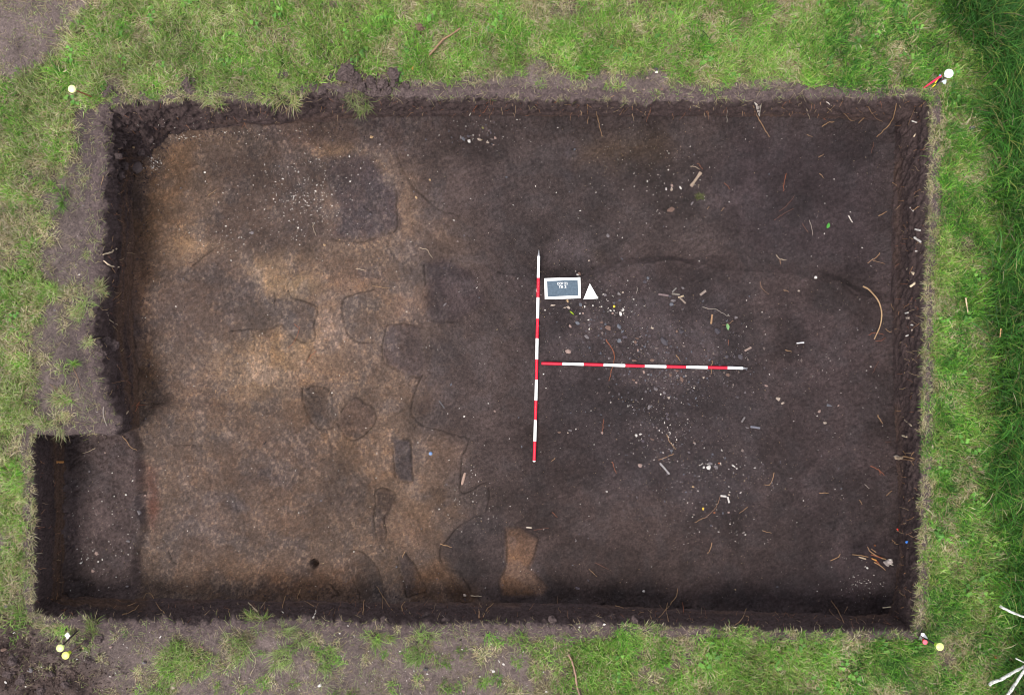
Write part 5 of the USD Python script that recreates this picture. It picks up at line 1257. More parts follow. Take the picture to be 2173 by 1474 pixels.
# ------------------------------------------------------------------ twigs, rootlets and sticks
TW = dict(tan=(158, 126, 92), orange=(136, 78, 50), pale=(186, 168, 144), grey=(158, 148, 138), dark=(104, 66, 52), white=(228, 220, 208), brown=(134, 104, 80))
TWIGS = [  # kind, colour, width, width at the end, points, branches
    ('root', 'tan', 1.8, 1.2, [(1263, 229), (1269.5, 254), (1273, 273), (1280, 290)]), ('root', 'tan', 1.4, .9, [(1245, 216), (1247.6, 240), (1247, 263)]), ('root', 'brown', 1.3, .8, [(1218, 222), (1213, 240), (1210, 256)]), ('root', 'orange', 1.5, 1, [(1382, 215), (1380, 240)]), ('root', 'tan', 1.6, 1, [(1478, 224), (1496, 237)]),
    ('root', 'grey', 1.7, 1.2, [(1542.7, 231), (1542.7, 260)]), ('root', 'tan', 2.4, 1.6, [(1598, 224), (1606, 245), (1619, 268), (1633, 291)]), ('root', 'brown', 1.3, .8, [(1338, 224), (1322, 241)]), ('rootlet', 'tan', 1.2, .8, [(1296, 206), (1309, 201), (1325, 205)]), ('root', 'orange', 1.8, .9, [(1175, 219), (1186, 211)]),
    ('rootlet', 'pale', 1.3, .9, [(1465, 353), (1476, 354), (1484, 360)]), ('rootlet', 'orange', 1.4, .9, [(1480, 346.6), (1485, 352), (1491.5, 359.5)]), ('rootlet', 'orange', 1.4, .9, [(1537.6, 388), (1549, 401)]),
    ('root', 'tan', 2.4, 1.5, [(1904, 214), (1894, 254), (1878.5, 273), (1860.5, 291)]), ('root', 'tan', 1.8, 1, [(1841, 223), (1850, 240), (1863, 243.6)]), ('root', 'brown', 1.4, .9, [(1850, 240), (1860.5, 252.6), (1876, 260)]), ('root', 'tan', 2.4, 1.4, [(1744.5, 269), (1755, 261.7), (1770, 258)]), ('rootlet', 'orange', 1.2, .8, [(1748, 251), (1757, 259)]),
    ('root', 'pale', 2.2, 1.2, [(1711, 229), (1718.7, 254)]), ('root', 'tan', 1.5, .9, [(1788, 236), (1804, 255), (1814, 255)]), ('root', 'tan', 1.4, .9, [(1756, 240), (1770, 224), (1775, 231)]), ('root', 'white', 2.2, 1.2, [(1753.5, 216.6), (1764, 224)]), ('root', 'tan', 1.4, .8, [(1654, 223), (1671, 237)]), ('twig', 'tan', 1.8, 1, [(1737, 334), (1748, 327)]),
    ('twig', 'tan', 1.4, .8, [(1712, 285), (1724, 291)]), ('rootlet', 'brown', 1, .7, [(1941.7, 229), (1927.5, 265)]), ('root', 'brown', 1.3, .8, [(1816.6, 229), (1831, 241)]), ('rootlet', 'dark', 1.3, .8, [(1854, 301.6), (1849, 325)]), ('root', 'tan', 1.4, .9, [(1965, 214), (1954.6, 227)]), ('rootlet', 'orange', 1.4, 1, [(1668.4, 367.7), (1664, 385.8), (1662.8, 406)]),
    ('twig', 'tan', 1.6, 1, [(1739, 368), (1749.6, 379)]), ('twig', 'grey', 1.5, .9, [(1717.4, 467), (1722.6, 483.7), (1724.4, 499)]), ('twig', 'white', 2.6, 1.2, [(1800, 458), (1805, 465.7), (1809, 472)]), ('rootlet', 'dark', 1.1, .8, [(1703, 473.4), (1716, 496.6)]), ('rootlet', 'dark', 1.2, .8, [(1642.6, 467), (1662, 454), (1684, 442.5)]), ('rootlet', 'dark', 1, .7, [(1654, 447.6), (1672, 434.8), (1686.5, 414)]),
    ('twig', 'tan', 2, 1.2, [(1867, 536.6), (1861.8, 544), (1841, 558.5)]), ('rootlet', 'tan', 1.2, .8, [(1852.8, 553), (1881, 560.6)]), ('twig', 'tan', 2.2, 1.2, [(1864.4, 458), (1882.4, 449)]), ('twig', 'pale', 2.2, 1.4, [(1647.8, 540.5), (1655.5, 550), (1668.4, 551.3)]), ('rootlet', 'tan', 1.3, .8, [(1655.5, 551), (1657, 561)]),
    ('rootlet', 'tan', 1.4, .8, [(1887.6, 637), (1896.6, 657.8)]), ('twig', 'tan', 2, 1.2, [(1937.8, 445), (1953, 436)]), ('rootlet', 'orange', 1.4, .9, [(1843.7, 710.6), (1858, 705.5), (1877, 710.6)]), ('rootlet', 'tan', 1.4, .9, [(1878.5, 697.7), (1890, 704), (1903, 696.4)]), ('rootlet', 'orange', 1.2, .8, [(1858, 723), (1871, 722), (1878.5, 715.8)]), ('rootlet', 'tan', 1.5, .9, [(1894, 387), (1904, 396)]),
    ('rootlet', 'brown', 1.2, .8, [(1613, 597), (1618, 612.6), (1632, 624)]), ('rootlet', 'tan', 1.3, .8, [(1663, 615), (1673.5, 620)]), ('root', 'orange', 2.3, 1.5, [(1286, 720), (1299, 740.6), (1303.8, 754.8), (1299, 780.6), (1292, 807.7)]), ('twig', 'tan', 2, 1.2, [(1434.5, 753), (1444, 766)]), ('twig', 'tan', 1.6, 1.1, [(1511, 765), (1509, 780), (1508.5, 794)]),
    ('rootlet', 'tan', 1.8, 1.1, [(1415, 922.4), (1420.3, 935.3), (1434.5, 953.3)]), ('rootlet', 'tan', 1.7, 1, [(1429.3, 962.3), (1412.6, 970), (1397, 975)]), ('rootlet', 'orange', 1.2, .8, [(1281, 889), (1278.5, 918.5)]), ('rootlet', 'orange', 1.3, .8, [(1299, 979), (1308, 1003.6)]), ('twig', 'tan', 1.6, 1, [(1178, 971.4), (1170, 979)]), ('rootlet', 'brown', 1.3, 1, [(1528.6, 1052.6), (1523.4, 1068), (1513, 1083.5), (1495, 1099)]),
    ('rootlet', 'tan', 1.3, .9, [(1586.6, 1074.5), (1568.5, 1088.7)]), ('rootlet', 'orange', 1.3, .8, [(1171.5, 1086), (1183, 1096.4)]), ('twig', 'tan', 2.6, 1.4, [(1863, 880), (1873.4, 899)]), ('twig', 'tan', 2, 1.3, [(1916, 956), (1940.4, 988)]), ('twig', 'tan', 1.7, 1.1, [(1944, 956), (1929, 969)]), ('rootlet', 'orange', 2, 1.2, [(1847.6, 988), (1867, 998.5), (1877, 1007.5)]), ('rootlet', 'orange', 1.4, .9, [(1866, 999), (1868, 1007)]),
    ('rootlet', 'tan', 1.4, .9, [(1642.7, 1002), (1635, 1027), (1620.7, 1028)]), ('twig', 'tan', 1.8, 1.1, [(1739, 1045.4), (1758.7, 1046)]), ('twig', 'tan', 1.4, .9, [(1892.7, 1041), (1881, 1051)]), ('twig', 'tan', 1.4, .9, [(1940.4, 1054), (1927.5, 1063)]), ('rootlet', 'dark', 1.2, .8, [(1904, 933.5), (1878.5, 938)]), ('rootlet', 'dark', 1.2, .8, [(1864.4, 766.4), (1851.5, 791)]), ('twig', 'tan', 2.2, 1.3, [(1666, 742), (1680, 746)]), ('twig', 'grey', 1.3, .9, [(1834.7, 1027), (1845, 1036)]),
    ('twig', 'tan', 2, 1.2, [(1762.5, 1189), (1778, 1182), (1783, 1175)]), ('rootlet', 'tan', 1.4, .9, [(1893, 1145), (1900.7, 1150.6)]), ('rootlet', 'tan', 1.6, .9, [(1897.5, 1152), (1912.7, 1154)]), ('root', 'tan', 2, 1.2, [(1791, 1321), (1778, 1295), (1763.8, 1273)]), ('root', 'brown', 1.8, 1, [(1790, 1322), (1767.7, 1303), (1759.4, 1291)]), ('root', 'brown', 1.3, .8, [(1798.6, 1286), (1791, 1303)]), ('root', 'tan', 1.4, .9, [(1657, 1313), (1644, 1295)]), ('root', 'tan', 1.6, .9, [(1850, 1322), (1856.6, 1304)]),
    ('twig', 'brown', 1.4, .9, [(1909.5, 1241), (1895, 1250)]), ('twig', 'tan', 1.4, .9, [(1921, 1249), (1935, 1256)]), ('rootlet', 'tan', 1.2, .8, [(1618, 1125), (1637.5, 1131)]), ('root', 'tan', 2.2, 1.4, [(1395.8, 1312), (1417.7, 1287.4), (1435.8, 1261.6), (1437, 1247.4)]), ('root', 'tan', 2, 1.1, [(1419.8, 1319), (1414.6, 1297.7), (1416.4, 1277)]), ('root', 'brown', 1.4, .9, [(1407.4, 1295), (1398.4, 1282)]), ('root', 'orange', 1.9, 1.1, [(1451.7, 1312), (1448.7, 1277)]),
    ('root', 'tan', 2, 1.2, [(1303, 1283.5), (1322, 1288.6), (1350.7, 1295), (1366, 1299)]), ('root', 'tan', 1.6, 1, [(1383, 1313), (1379, 1300), (1385.5, 1290)]), ('root', 'tan', 2, 1.2, [(1559.5, 1326), (1573.7, 1313), (1584, 1290)]), ('root', 'tan', 2, 1.2, [(1576, 1330), (1585.3, 1323), (1588, 1307), (1574, 1313)]), ('twig', 'tan', 1.8, 1.1, [(1510.5, 1150.7), (1508, 1163.6), (1502, 1174)]), ('root', 'brown', 1.6, .9, [(1189.6, 1299), (1185, 1287), (1183, 1264)]), ('rootlet', 'tan', 1.4, .9, [(1250, 1207), (1267, 1223)]), ('rootlet', 'dark', 1.4, .9, [(1263, 1193), (1291, 1207)]),
    ('rootlet', 'tan', 1.3, .9, [(1474.4, 1107), (1495, 1098)]), ('root', 'dark', 1.3, .8, [(1501.5, 1309), (1492.5, 1285)]), ('rootlet', 'dark', 1.1, .7, [(1132.8, 1123.6), (1165, 1120)]), ('root', 'tan', 2, 1.2, [(598, 1292.5), (606.5, 1263)]), ('root', 'tan', 1.8, 1, [(629, 1274.5), (633, 1260), (638, 1248.7)]), ('root', 'tan', 2, 1.2, [(666.3, 1286), (645.7, 1274.5)]), ('root', 'white', 3.6, 2.4, [(663.7, 1310), (669, 1300), (670.5, 1287)]), ('root', 'white', 2.6, 1.4, [(603, 1300), (589, 1287)]), ('root', 'tan', 2.8, 1.6, [(770, 1305), (773, 1272)]),
    ('root', 'tan', 2, 1.3, [(841.6, 1308), (812, 1264), (799, 1243.5)]), ('root', 'tan', 1.7, 1, [(813.3, 1297.7), (811, 1264)]), ('root', 'tan', 2.8, 1.6, [(854.5, 1298), (852.5, 1285), (859.7, 1274.5)]), ('twig', 'pale', 2, 1.3, [(999, 1263), (1022, 1265)]), ('twig', 'tan', 2, 1.2, [(934.5, 1153), (959, 1161)]), ('twig', 'tan', 1.8, 1.1, [(858.4, 1170), (853, 1183)]), ('root', 'tan', 2.4, 1.4, [(1026, 1308), (1032.4, 1292.5), (1049, 1277)]), ('root', 'brown', 5.5, 4, [(1017, 1311), (1015.7, 1292.5)]), ('root', 'brown', 1.4, .9, [(673, 1275), (675, 1261)]), ('root', 'grey', 1.4, .9, [(786, 1291), (774.6, 1281)]), ('root', 'grey', 1.6, 1, [(947, 1326), (947, 1313), (938, 1304)]),
    ('root', 'tan', 2, 1.3, [(259, 1304), (281, 1295), (301.6, 1277)]), ('root', 'tan', 2.2, 1.4, [(349, 1301), (335, 1284.8), (319.7, 1259), (309.4, 1257.7)]), ('root', 'tan', 1.6, 1, [(270.7, 1284.8), (287.5, 1277.6)]), ('root', 'pale', 5, 3.4, [(546.6, 1297.7), (527, 1278)]), ('root', 'tan', 1.6, 1, [(484.7, 1305), (486, 1291)]), ('root', 'brown', 1.4, .9, [(464, 1303), (460, 1289)]), ('root', 'tan', 1.3, .9, [(303, 1272), (309.6, 1259)]), ('root', 'tan', 2.4, 1.2, [(326.5, 1310), (313.5, 1313)]),
    ('stalk', 'pale', 1.6, 1, [(510, 1352), (531, 1377.6), (542.6, 1403), (531, 1432)]), ('stalk', 'brown', 1.5, 1, [(291, 1427), (289, 1447), (277, 1470)]), ('root', 'orange', 2, 1.1, [(296.5, 852.8), (291, 859), (290, 867), (282, 877)]), ('root', 'orange', 1.3, .8, [(291, 860), (310, 858.5)]), ('root', 'pale', 3, 2, [(272, 872), (261.7, 890)]), ('root', 'grey', 2.8, 1.6, [(219, 856.6), (220.4, 885), (227, 903), (237, 921)]), ('root', 'tan', 2, 1.2, [(257.8, 923), (268, 934), (278.4, 949.5), (290, 955)]),
    ('twig', 'pale', 1.5, .8, [(202.4, 950.7), (171.5, 963.6)]), ('root', 'brown', 1.7, 1, [(154.7, 775), (163.7, 800), (171.5, 825.7)]), ('root', 'brown', 1.4, .9, [(105.7, 815), (123.7, 828)]), ('root', 'tan', 1.4, .9, [(216.6, 751), (233.3, 762.5)]), ('root', 'pale', 3.6, 5, [(218, 541), (232, 536.6), (247.5, 527.6)]), ('root', 'tan', 1.7, 1, [(237, 528), (240, 500.5)]), ('root', 'pale', 3.2, 5, [(219, 553), (234.6, 563.7), (252.6, 566.5)]), ('root', 'tan', 1.8, 1, [(234.6, 566), (229.5, 581.7)]), ('root', 'tan', 1.8, 1.1, [(237, 567), (249, 585)]), ('root', 'dark', 1.4, .8, [(228, 540), (242, 556)]),
    ('root', 'tan', 2.6, 1.6, [(245, 587), (234.6, 607.5), (221.7, 627)]), ('root', 'tan', 1.8, 1.1, [(223, 628), (237, 632), (247.5, 630.7), (258, 620)]), ('root', 'pale', 2.2, 1.4, [(227, 664), (233.3, 678.4), (250, 688.7)]), ('root', 'tan', 1.4, .9, [(219, 374), (214, 393.5)]), ('twig', 'tan', 1.3, .8, [(442, 415), (459, 402.5)]), ('root', 'orange', 1.8, 1, [(1003, 237), (1008, 229), (1017, 219)]), ('root', 'white', 2, 1.2, [(995, 246), (1000, 239)]), ('root', 'orange', 1.4, .9, [(1028.6, 224), (1037.6, 214)]), ('root', 'orange', 1.4, .9, [(1017, 247), (1030, 235), (1035, 225)]),
    ('root', 'brown', 1.5, .9, [(607, 227), (609.6, 247.5)]), ('rootlet', 'orange', 1.4, .9, [(625, 687), (635.4, 697.7), (627.7, 718), (612, 739)]), ('rootlet', 'pale', 1.3, .9, [(890.6, 526), (906, 530), (917.7, 547)]), ('rootlet', 'orange', 1.4, .9, [(671.5, 744.5), (658.6, 756), (651, 769)]), ('rootlet', 'pale', 1.2, .8, [(664, 473), (666, 489), (671, 500)]), ('rootlet', 'brown', 1.5, 1.1, [(1556, 680), (1545.3, 687), (1532.5, 690)]), ('rootlet', 'grey', 1.5, 1.1, [(1491, 651.5), (1509.7, 655), (1520, 656), (1528, 661), (1541, 668.5), (1549, 670.6)]), ('rootlet', 'tan', 1.2, .8, [(790, 607), (827, 611)]),
    ('rootlet', 'pale', 1.2, .8, [(755, 571), (773, 572)]), ('rootlet', 'tan', 1.2, .8, [(457, 827), (457, 834)]), ('rootlet', 'orange', 1.4, .9, [(1546, 721), (1545, 733)]), ('rootlet', 'grey', 1.2, .8, [(1353.5, 610), (1351, 623)]), ('rootlet', 'tan', 1.2, .8, [(1501, 444), (1505, 438)]), ('rootlet', 'tan', 1.4, .9, [(1530, 448), (1537, 440)]), ('root', 'tan', 1.8, 1.1, [(1834, 250), (1822, 262)]), ('rootlet', 'tan', 1.4, .9, [(1823, 1060), (1830, 1070)])]
trng = np.random.default_rng(33)


def wood(name, label, cat, pts_, w0, w1, col, seed, lift=0.45, sides=6, jitter=0.6, mat=None, arch=0.0, parent=None, z_extra=None):
    r = np.random.default_rng(seed)
    line = smooth_line(pts_, 5, jitter * 0.35, r)
    p3_ = on(line[:, 0], line[:, 1])
    px = (ZC - p3_[:, 2].mean()) / FPX
    t = np.linspace(0, 1, len(line))
    rad = (w0 + (w1 - w0) * t) / 2 * px * (1 + r.normal(0, 0.09, len(line)))
    k = np.array([.25, .5, .25])
    zz = np.convolve(np.r_[p3_[0, 2], p3_[:, 2], p3_[-1, 2]], k, 'valid')
    h = rad * 2 * lift + arch * np.sin(np.pi * t) + (0 if z_extra is None else z_extra)
    p3_ = P(line[:, 0], line[:, 1], zz + h)
    v, f = tube(p3_, rad, sides)
    c = lin(*col, k=.72) * r.uniform(.85, 1.15)
    o = obj(name, (v, f), mat or M_WOOD, parent, smooth=70, color=c)
    if label:
        tag(o, label, cat)
    return o


for i, row in enumerate(TWIGS):
    kind, col, w0, w1, pts_ = row
    mx, my = np.mean(np.array(pts_), 0)
    length = sum(math.dist(a, b) for a, b in zip(pts_[:-1], pts_[1:]))
    adj = 'thick' if w0 > 2.3 else ('fine' if w0 < 1.35 else '')
    size = 'long' if length > 45 else ('short' if length < 20 else '')
    noun = {'root': 'root', 'rootlet': 'rootlet', 'twig': 'twig', 'stalk': 'grass stalk'}[kind]
    cname = {'tan': 'tan', 'orange': 'orange', 'pale': 'pale', 'grey': 'grey', 'dark': 'dark reddish', 'white': 'white', 'brown': 'brown'}[col]
    desc = ' '.join(x for x in [size, adj, cname, noun] if x)
    tw = wood({'stalk': 'grass_stalk'}.get(kind, kind), None, 'root' if kind in ('root', 'rootlet') else ('stalk' if kind == 'stalk' else 'twig'), pts_, w0 * .8, w1 * .75, TW[col], 5000 + i, arch=0.0 if i in (49, 51) else 0.012 if kind == 'root' else 0.004, jitter=1.6)
    tag(tw, None, {'root': 'root', 'rootlet': 'root', 'stalk': 'stalk'}.get(kind, 'twig'), 'roots and twigs in the trench')
    PENDING.append((tw.GetPrim(), 'long orange root crossing under the lying pole' if i == 49 else desc, mx, my))

wood('branch', 'long curved pale branch lying along the right side of the floor', 'branch', [(1831.6, 607.5), (1845, 615), (1860.5, 633), (1868, 648.7), (1871, 669.4), (1867, 692.6), (1855.3, 719.6)], 3.6, 2.4, (168, 140, 108), 6001, arch=0.02, jitter=.3)
wood('stick', 'brown stick lying in the upper lawn, slightly bent', 'stick', [(911, 117), (924, 103), (939.6, 85), (957.7, 73.5), (977, 60.6)], 5, 3.6, (142, 112, 88), 6002, z_extra=0.045, jitter=.5)
wood('stick', 'thin brown stick at the bottom edge of the lawn, right of the bare earth', 'stick', [(1206.3, 1388), (1214, 1403.4), (1220.5, 1429), (1224.4, 1455), (1229.5, 1474), (1236, 1500)], 4.6, 3, (146, 116, 100), 6003, z_extra=0.035, jitter=.5)
wood('stick', 'pale fork of stick in the right lawn beside the long grass', 'stick', [(2049, 632), (2052, 648), (2054, 664)], 3.2, 2, (190, 170, 140), 6004, z_extra=0.04)
wood('stick', 'short brown stick in the right lawn at the long grass edge', 'stick', [(2124, 697), (2122, 716)], 3, 2, (180, 140, 100), 6005, z_extra=0.1)
BIRCH = [('upper white birch branch reaching in from the right edge, lower right', [(2123.3, 1286), (2141.6, 1295.6), (2160.6, 1303.5), (2173, 1308), (2230, 1322)], 5.6, 4.2, .13), ('middle white birch branch with a yellow spot, reaching in at the lower right', [(2098.7, 1452.7), (2108, 1446), (2122.5, 1441.6), (2135, 1434.4), (2151, 1425), (2173, 1414), (2230, 1388)], 6.4, 5, .15),
         ('lowest white birch branch cutting the lower right corner', [(2124, 1496), (2138.4, 1474), (2154, 1451), (2173, 1423), (2210, 1376)], 6, 5, .18), ('small pale side twig above the middle white birch branch', [(2156, 1396), (2173, 1405), (2190, 1416)], 3, 2, .14)]
for i, (lab, pts_, w0, w1, ze) in enumerate(BIRCH):
    wood('birch_branch', lab, 'branch', pts_, w0, w1, (196, 196, 190), 6100 + i, z_extra=ze, mat=M_BARK, sides=8, jitter=.5)

# stumps and frayed roots: a stub with its splinters
def stump(name, label, stub, splinters, col, seed):
    c = on(*np.mean(np.array(stub[0]), 0))[0]
    t = UsdGeom.Xform.Define(stage, '/World/' + numbered('/World', name))
    tag(t, label, 'root')
    wood('stub', None, None, stub[0], stub[1], stub[2], col, seed, parent=t, sides=9, lift=.35)
    for k, (pts_, w0, w1, cc) in enumerate(splinters):
        wood('splinter', None, None, pts_, w0, w1, cc, seed + 1 + k, parent=t, lift=.8, arch=0.015)


stump('root_stump', 'white shredded root torn open in the upper face, right of centre', ([(1605, 217), (1608, 226), (1610, 236)], 6, 3.5), [([(1604, 218), (1607, 234), (1611, 246)], 2.4, 1.2, TW['white']), ([(1612, 218), (1613, 230), (1612, 247)], 2.2, 1.2, TW['white']), ([(1616, 217), (1614, 232)], 2, 1, TW['pale']), ([(1601, 217), (1606, 226)], 1.8, 1, TW['white'])], (190, 176, 164), 7001)
stump('root_stump', 'grey splintered stump with a fan of tan and orange splinters, lower right', ([(1880, 1196), (1885, 1192), (1893, 1189)], 13, 9), [([(1880, 1186), (1865, 1181), (1847.5, 1170), (1840.5, 1159)], 2.6, 1.2, TW['tan']), ([(1874, 1184), (1862, 1180), (1848, 1176)], 3, 1.4, TW['orange']), ([(1842, 1181), (1828, 1178), (1808.5, 1176)], 2, 1, TW['tan']), ([(1836.7, 1185.3), (1822.6, 1181)], 3.4, 2.2, TW['pale']), ([(1858.4, 1170.7), (1848.6, 1163.6)], 1.8, 1, TW['tan']), ([(1859.5, 1188.6), (1849.7, 1184)], 3, 1.8, (220, 160, 80)), ([(1855, 1192), (1868, 1199.4), (1879, 1209)], 2.4, 1.2, TW['tan']), ([(1860, 1190), (1866, 1196)], 3, 2, TW['orange']), ([(1889, 1196), (1895, 1198)], 2.4, 1.4, TW['white']), ([(1886, 1187), (1893, 1187)], 3, 2, TW['white'])], (160, 150, 146), 7020)
stump('root_stump', 'cut stump crossed by a tan twig in the lower part of the right face', ([(1901, 970), (1909, 971), (1918, 971)], 9, 7), [([(1897, 968), (1903, 966), (1911, 970)], 3, 1.6, TW['grey']), ([(1918, 968), (1930, 970), (1942, 973)], 4, 2, TW['tan']), ([(1916, 974), (1928, 975), (1936, 978)], 3, 1.6, TW['brown'])], (150, 132, 112), 7040)

# a hollow of moss beside the long bone
mv, mf, mc = tuft_mesh(777, {'olive': 5, 'straw': 1}, 150, 0.026, (0.012, 0.04), (0.0016, 0.003), (0.4, 1.5), (0.3, 1.2))
mo = obj('moss', (mv * [1.4, 1, 1] + on(1484, 417)[0], mf), M_GRASS, color=mc * .7)
tag(mo, 'olive scrap of moss and rootlets below the long bone', 'moss')

# ------------------------------------------------------------------ crumbs, grit and fragments too many to count
OCT_V = np.array([[1, 0, 0], [-1, 0, 0], [0, 1, 0], [0, -1, 0], [0, 0, 1], [0, 0, -1]], float)
OCT_F = np.array([[0, 2, 4], [2, 1, 4], [1, 3, 4], [3, 0, 4], [2, 0, 5], [1, 2, 5], [3, 1, 5], [0, 3, 5]])


def scatter(name, label, cat, xy, size, cols, mat, seed, flat=(0.35, 0.8), lift=0.2, stretch=(0.6, 1.8)):
    r = np.random.default_rng(seed)
    p, nn = surf(xy[:, 0], xy[:, 1])
    base = P(xy[:, 0], xy[:, 1], p[:, 2])
    n = len(xy)
    sc = size[:, None] * np.stack([r.uniform(*stretch, n), r.uniform(.6, 1.1, n), r.uniform(*flat, n)], -1) / 2
    v = OCT_V[None] * r.uniform(.6, 1.15, (n, 6, 1)) * sc[:, None]
    a = r.uniform(0, 2 * np.pi, n); b = r.normal(0, .35, n)
    ca, sa = np.cos(a), np.sin(a)
    v[..., 2] += v[..., 0] * b[:, None]
    x, y = v[..., 0] * ca[:, None] - v[..., 1] * sa[:, None], v[..., 0] * sa[:, None] + v[..., 1] * ca[:, None]
    v = np.stack([x, y, v[..., 2]], -1) + base[:, None] + (nn * (sc[:, 2] * lift)[:, None])[:, None]
    f = (OCT_F[None] + 6 * np.arange(n)[:, None, None]).reshape(-1, 3)
    o = obj(name, (v.reshape(-1, 3), f), mat, color=np.repeat(cols, 6, 0))
    tag(o, label, cat, kind='stuff')


def cloud(r, clusters):
    out = [np.stack([r.normal(x, sx, n), r.normal(y, sy, n)], -1) for x, y, sx, sy, n in clusters]
    return np.vstack(out)


def in_floor(xy, m=6):
    return xy[sdf(xy, FOOT_PX) < -m]


r = np.random.default_rng(91)
floor_uni = lambda n: in_floor(np.stack([r.uniform(140, 1900, n), r.uniform(250, 1300, n)], -1))
W_CL = [(500, 440, 60, 50, 70), (640, 410, 60, 45, 190), (670, 370, 60, 35, 90), (655, 440, 40, 40, 60), (470, 510, 30, 20, 50), (650, 440, 40, 30, 70), (1330, 330, 70, 40, 70), (1400, 400, 60, 50, 110), (1260, 650, 50, 40, 60), (1330, 640, 30, 40, 60), (1400, 860, 45, 60, 110), (1420, 930, 40, 30, 90), (1520, 1000, 55, 25, 70), (1500, 1080, 60, 40, 60),
        (1040, 275, 50, 25, 60), (220, 1150, 50, 90, 200), (185, 1180, 20, 20, 20), (326, 340, 9, 10, 60), (318, 352, 10, 8, 30), (385, 289, 24, 4, 40), (440, 275, 50, 8, 60), (600, 268, 70, 10, 70), (1560, 1130, 14, 14, 26), (1840, 1250, 40, 40, 60), (1820, 1235, 14, 8, 30), (1820, 880, 70, 150, 50), (1700, 800, 80, 80, 50), (1010, 1060, 40, 40, 60), (1560, 740, 40, 30, 40), (1150, 720, 80, 80, 40), (1319, 664, 7, 7, 16), (1505, 990, 20, 7, 24)]
xy = np.vstack([in_floor(cloud(r, W_CL), 2), floor_uni(900), cloud(r, [(326, 340, 7, 12, 70), (312, 352, 8, 6, 40), (385, 290, 20, 2.5, 40), (345, 262, 60, 16, 50), (440, 268, 60, 14, 60)])])
sz = np.abs(r.normal(0, 1, len(xy))) ** 1.5 * 0.005 + 0.004
scatter('shell_fragments', 'tiny white shell and plaster fragments strewn over the trench floor', 'shell fragments', xy, np.minimum(sz, .018), lin(222, 215, 208, .75) * r.uniform(.35, 1.0, (len(xy), 1)), M_CHIP, 92)
xy = np.vstack([in_floor(cloud(r, [(1340, 330, 80, 50, 300), (1420, 870, 110, 120, 500), (1480, 1040, 120, 90, 400), (1300, 680, 110, 60, 350), (1030, 1070, 60, 60, 200), (1180, 560, 60, 60, 160), (1700, 700, 160, 300, 400), (220, 1120, 60, 110, 260)]), 2), floor_uni(2600)])
tan_c = np.stack([lin(176, 148, 112), lin(150, 128, 110), lin(198, 176, 140), lin(130, 112, 104)])[r.integers(0, 4, len(xy))] * r.uniform(.7, 1.1, (len(xy), 1))
scatter('grit', 'fine tan and brown grit in the trench floor', 'grit', xy, np.abs(r.normal(0, 1, len(xy))) * 0.0028 + 0.003, tan_c, M_CHIP, 93)
xy = np.vstack([in_floor(cloud(r, [(1420, 730, 90, 30, 220), (1410, 810, 60, 30, 200), (1400, 870, 60, 50, 200), (1250, 690, 60, 40, 120), (1350, 730, 60, 25, 90), (1470, 790, 50, 14, 80), (1510, 1000, 70, 40, 90), (1560, 770, 50, 40, 60), (1000, 290, 50, 20, 40), (1480, 1080, 60, 40, 70)]), 2), floor_uni(300)])
g_c = np.stack([lin(100, 92, 96), lin(82, 75, 80), lin(116, 102, 98), lin(94, 96, 106)])[r.integers(0, 4, len(xy))] * r.uniform(.75, 1.15, (len(xy), 1))
scatter('gravel', 'small grey gravel in the dark right half of the trench floor', 'gravel', xy, .007 + .022 * r.random(len(xy)) ** 2, g_c, M_STONE, 94)
# earth crumbs: along the feet, over the corner slope, the lips and the spoil
k = r.integers(0, len(DF), 5200)
feet = plan(DF[k]) + r.normal(0, 1, (len(k), 2)) * 7 - np.stack([NRM[k, 0], -NRM[k, 1]], -1) * np.abs(r.normal(0, 16, (len(k), 1)))
k2 = r.integers(0, len(DLr), 2600)
lips = plan(DLr[k2]) + r.normal(0, 5, (len(k2), 2)) + np.stack([NRM[k2, 0], -NRM[k2, 1]], -1) * np.abs(r.normal(0, 14, (len(k2), 1)))
tl = turf(lips, P(lips[:, 0], lips[:, 1], 0.0))
lips = lips[tl < 0.5]
spoilxy = cloud(r, [(70, 1420, 70, 50, 1800), (20, 1370, 30, 40, 500), (160, 1440, 50, 30, 500), (770, 170, 60, 18, 500), (600, 161, 16, 9, 40)])
ground_uni = np.stack([r.uniform(-60, 1340, 5200), r.uniform(1310, 1520, 5200)], -1)
ground_uni = np.vstack([ground_uni, np.stack([r.uniform(60, 230, 2400), r.uniform(220, 925, 2400)], -1), np.stack([r.uniform(640, 1900, 2400), r.uniform(150, 215, 2400)], -1), np.stack([r.uniform(-60, 210, 1500), r.uniform(-60, 180, 1500)], -1)])
ground_uni = ground_uni[sdf(ground_uni, plan(DLr[::8])) > 3]
ground_uni = ground_uni[turf(ground_uni, P(ground_uni[:, 0], ground_uni[:, 1], 0.0)) < 0.45]
corner = cloud(r, [(270, 320, 35, 45, 500), (330, 290, 40, 18, 200), (260, 400, 20, 60, 200)])
xy = np.vstack([feet, lips, spoilxy, corner, ground_uni[::2], floor_uni(7000)])
grp = np.r_[np.zeros(len(feet)), np.zeros(len(lips)), np.ones(len(spoilxy)), np.zeros(len(corner)), np.full(len(ground_uni[::2]), 2), np.full(len(xy) - len(feet) - len(lips) - len(spoilxy) - len(corner) - len(ground_uni[::2]), 3)].astype(int)
cc = np.stack([lin(70, 60, 62), lin(84, 70, 66), lin(112, 100, 101), lin(72, 63, 63)])[grp] * r.uniform(.65, 1.25, (len(xy), 1))
sz = np.abs(r.normal(0, 1, len(xy))) * np.array([.009, .014, .007, .006])[grp] + 0.004
scatter('earth_crumbs', 'loose dark crumbs of earth along the faces, the lips and the spoil', 'earth crumbs', xy, np.minimum(sz, .045), cc, M_WALL, 95, flat=(.5, 1.0), lift=.1, stretch=(.7, 1.3))
xy = ground_uni[1::4][:1100]
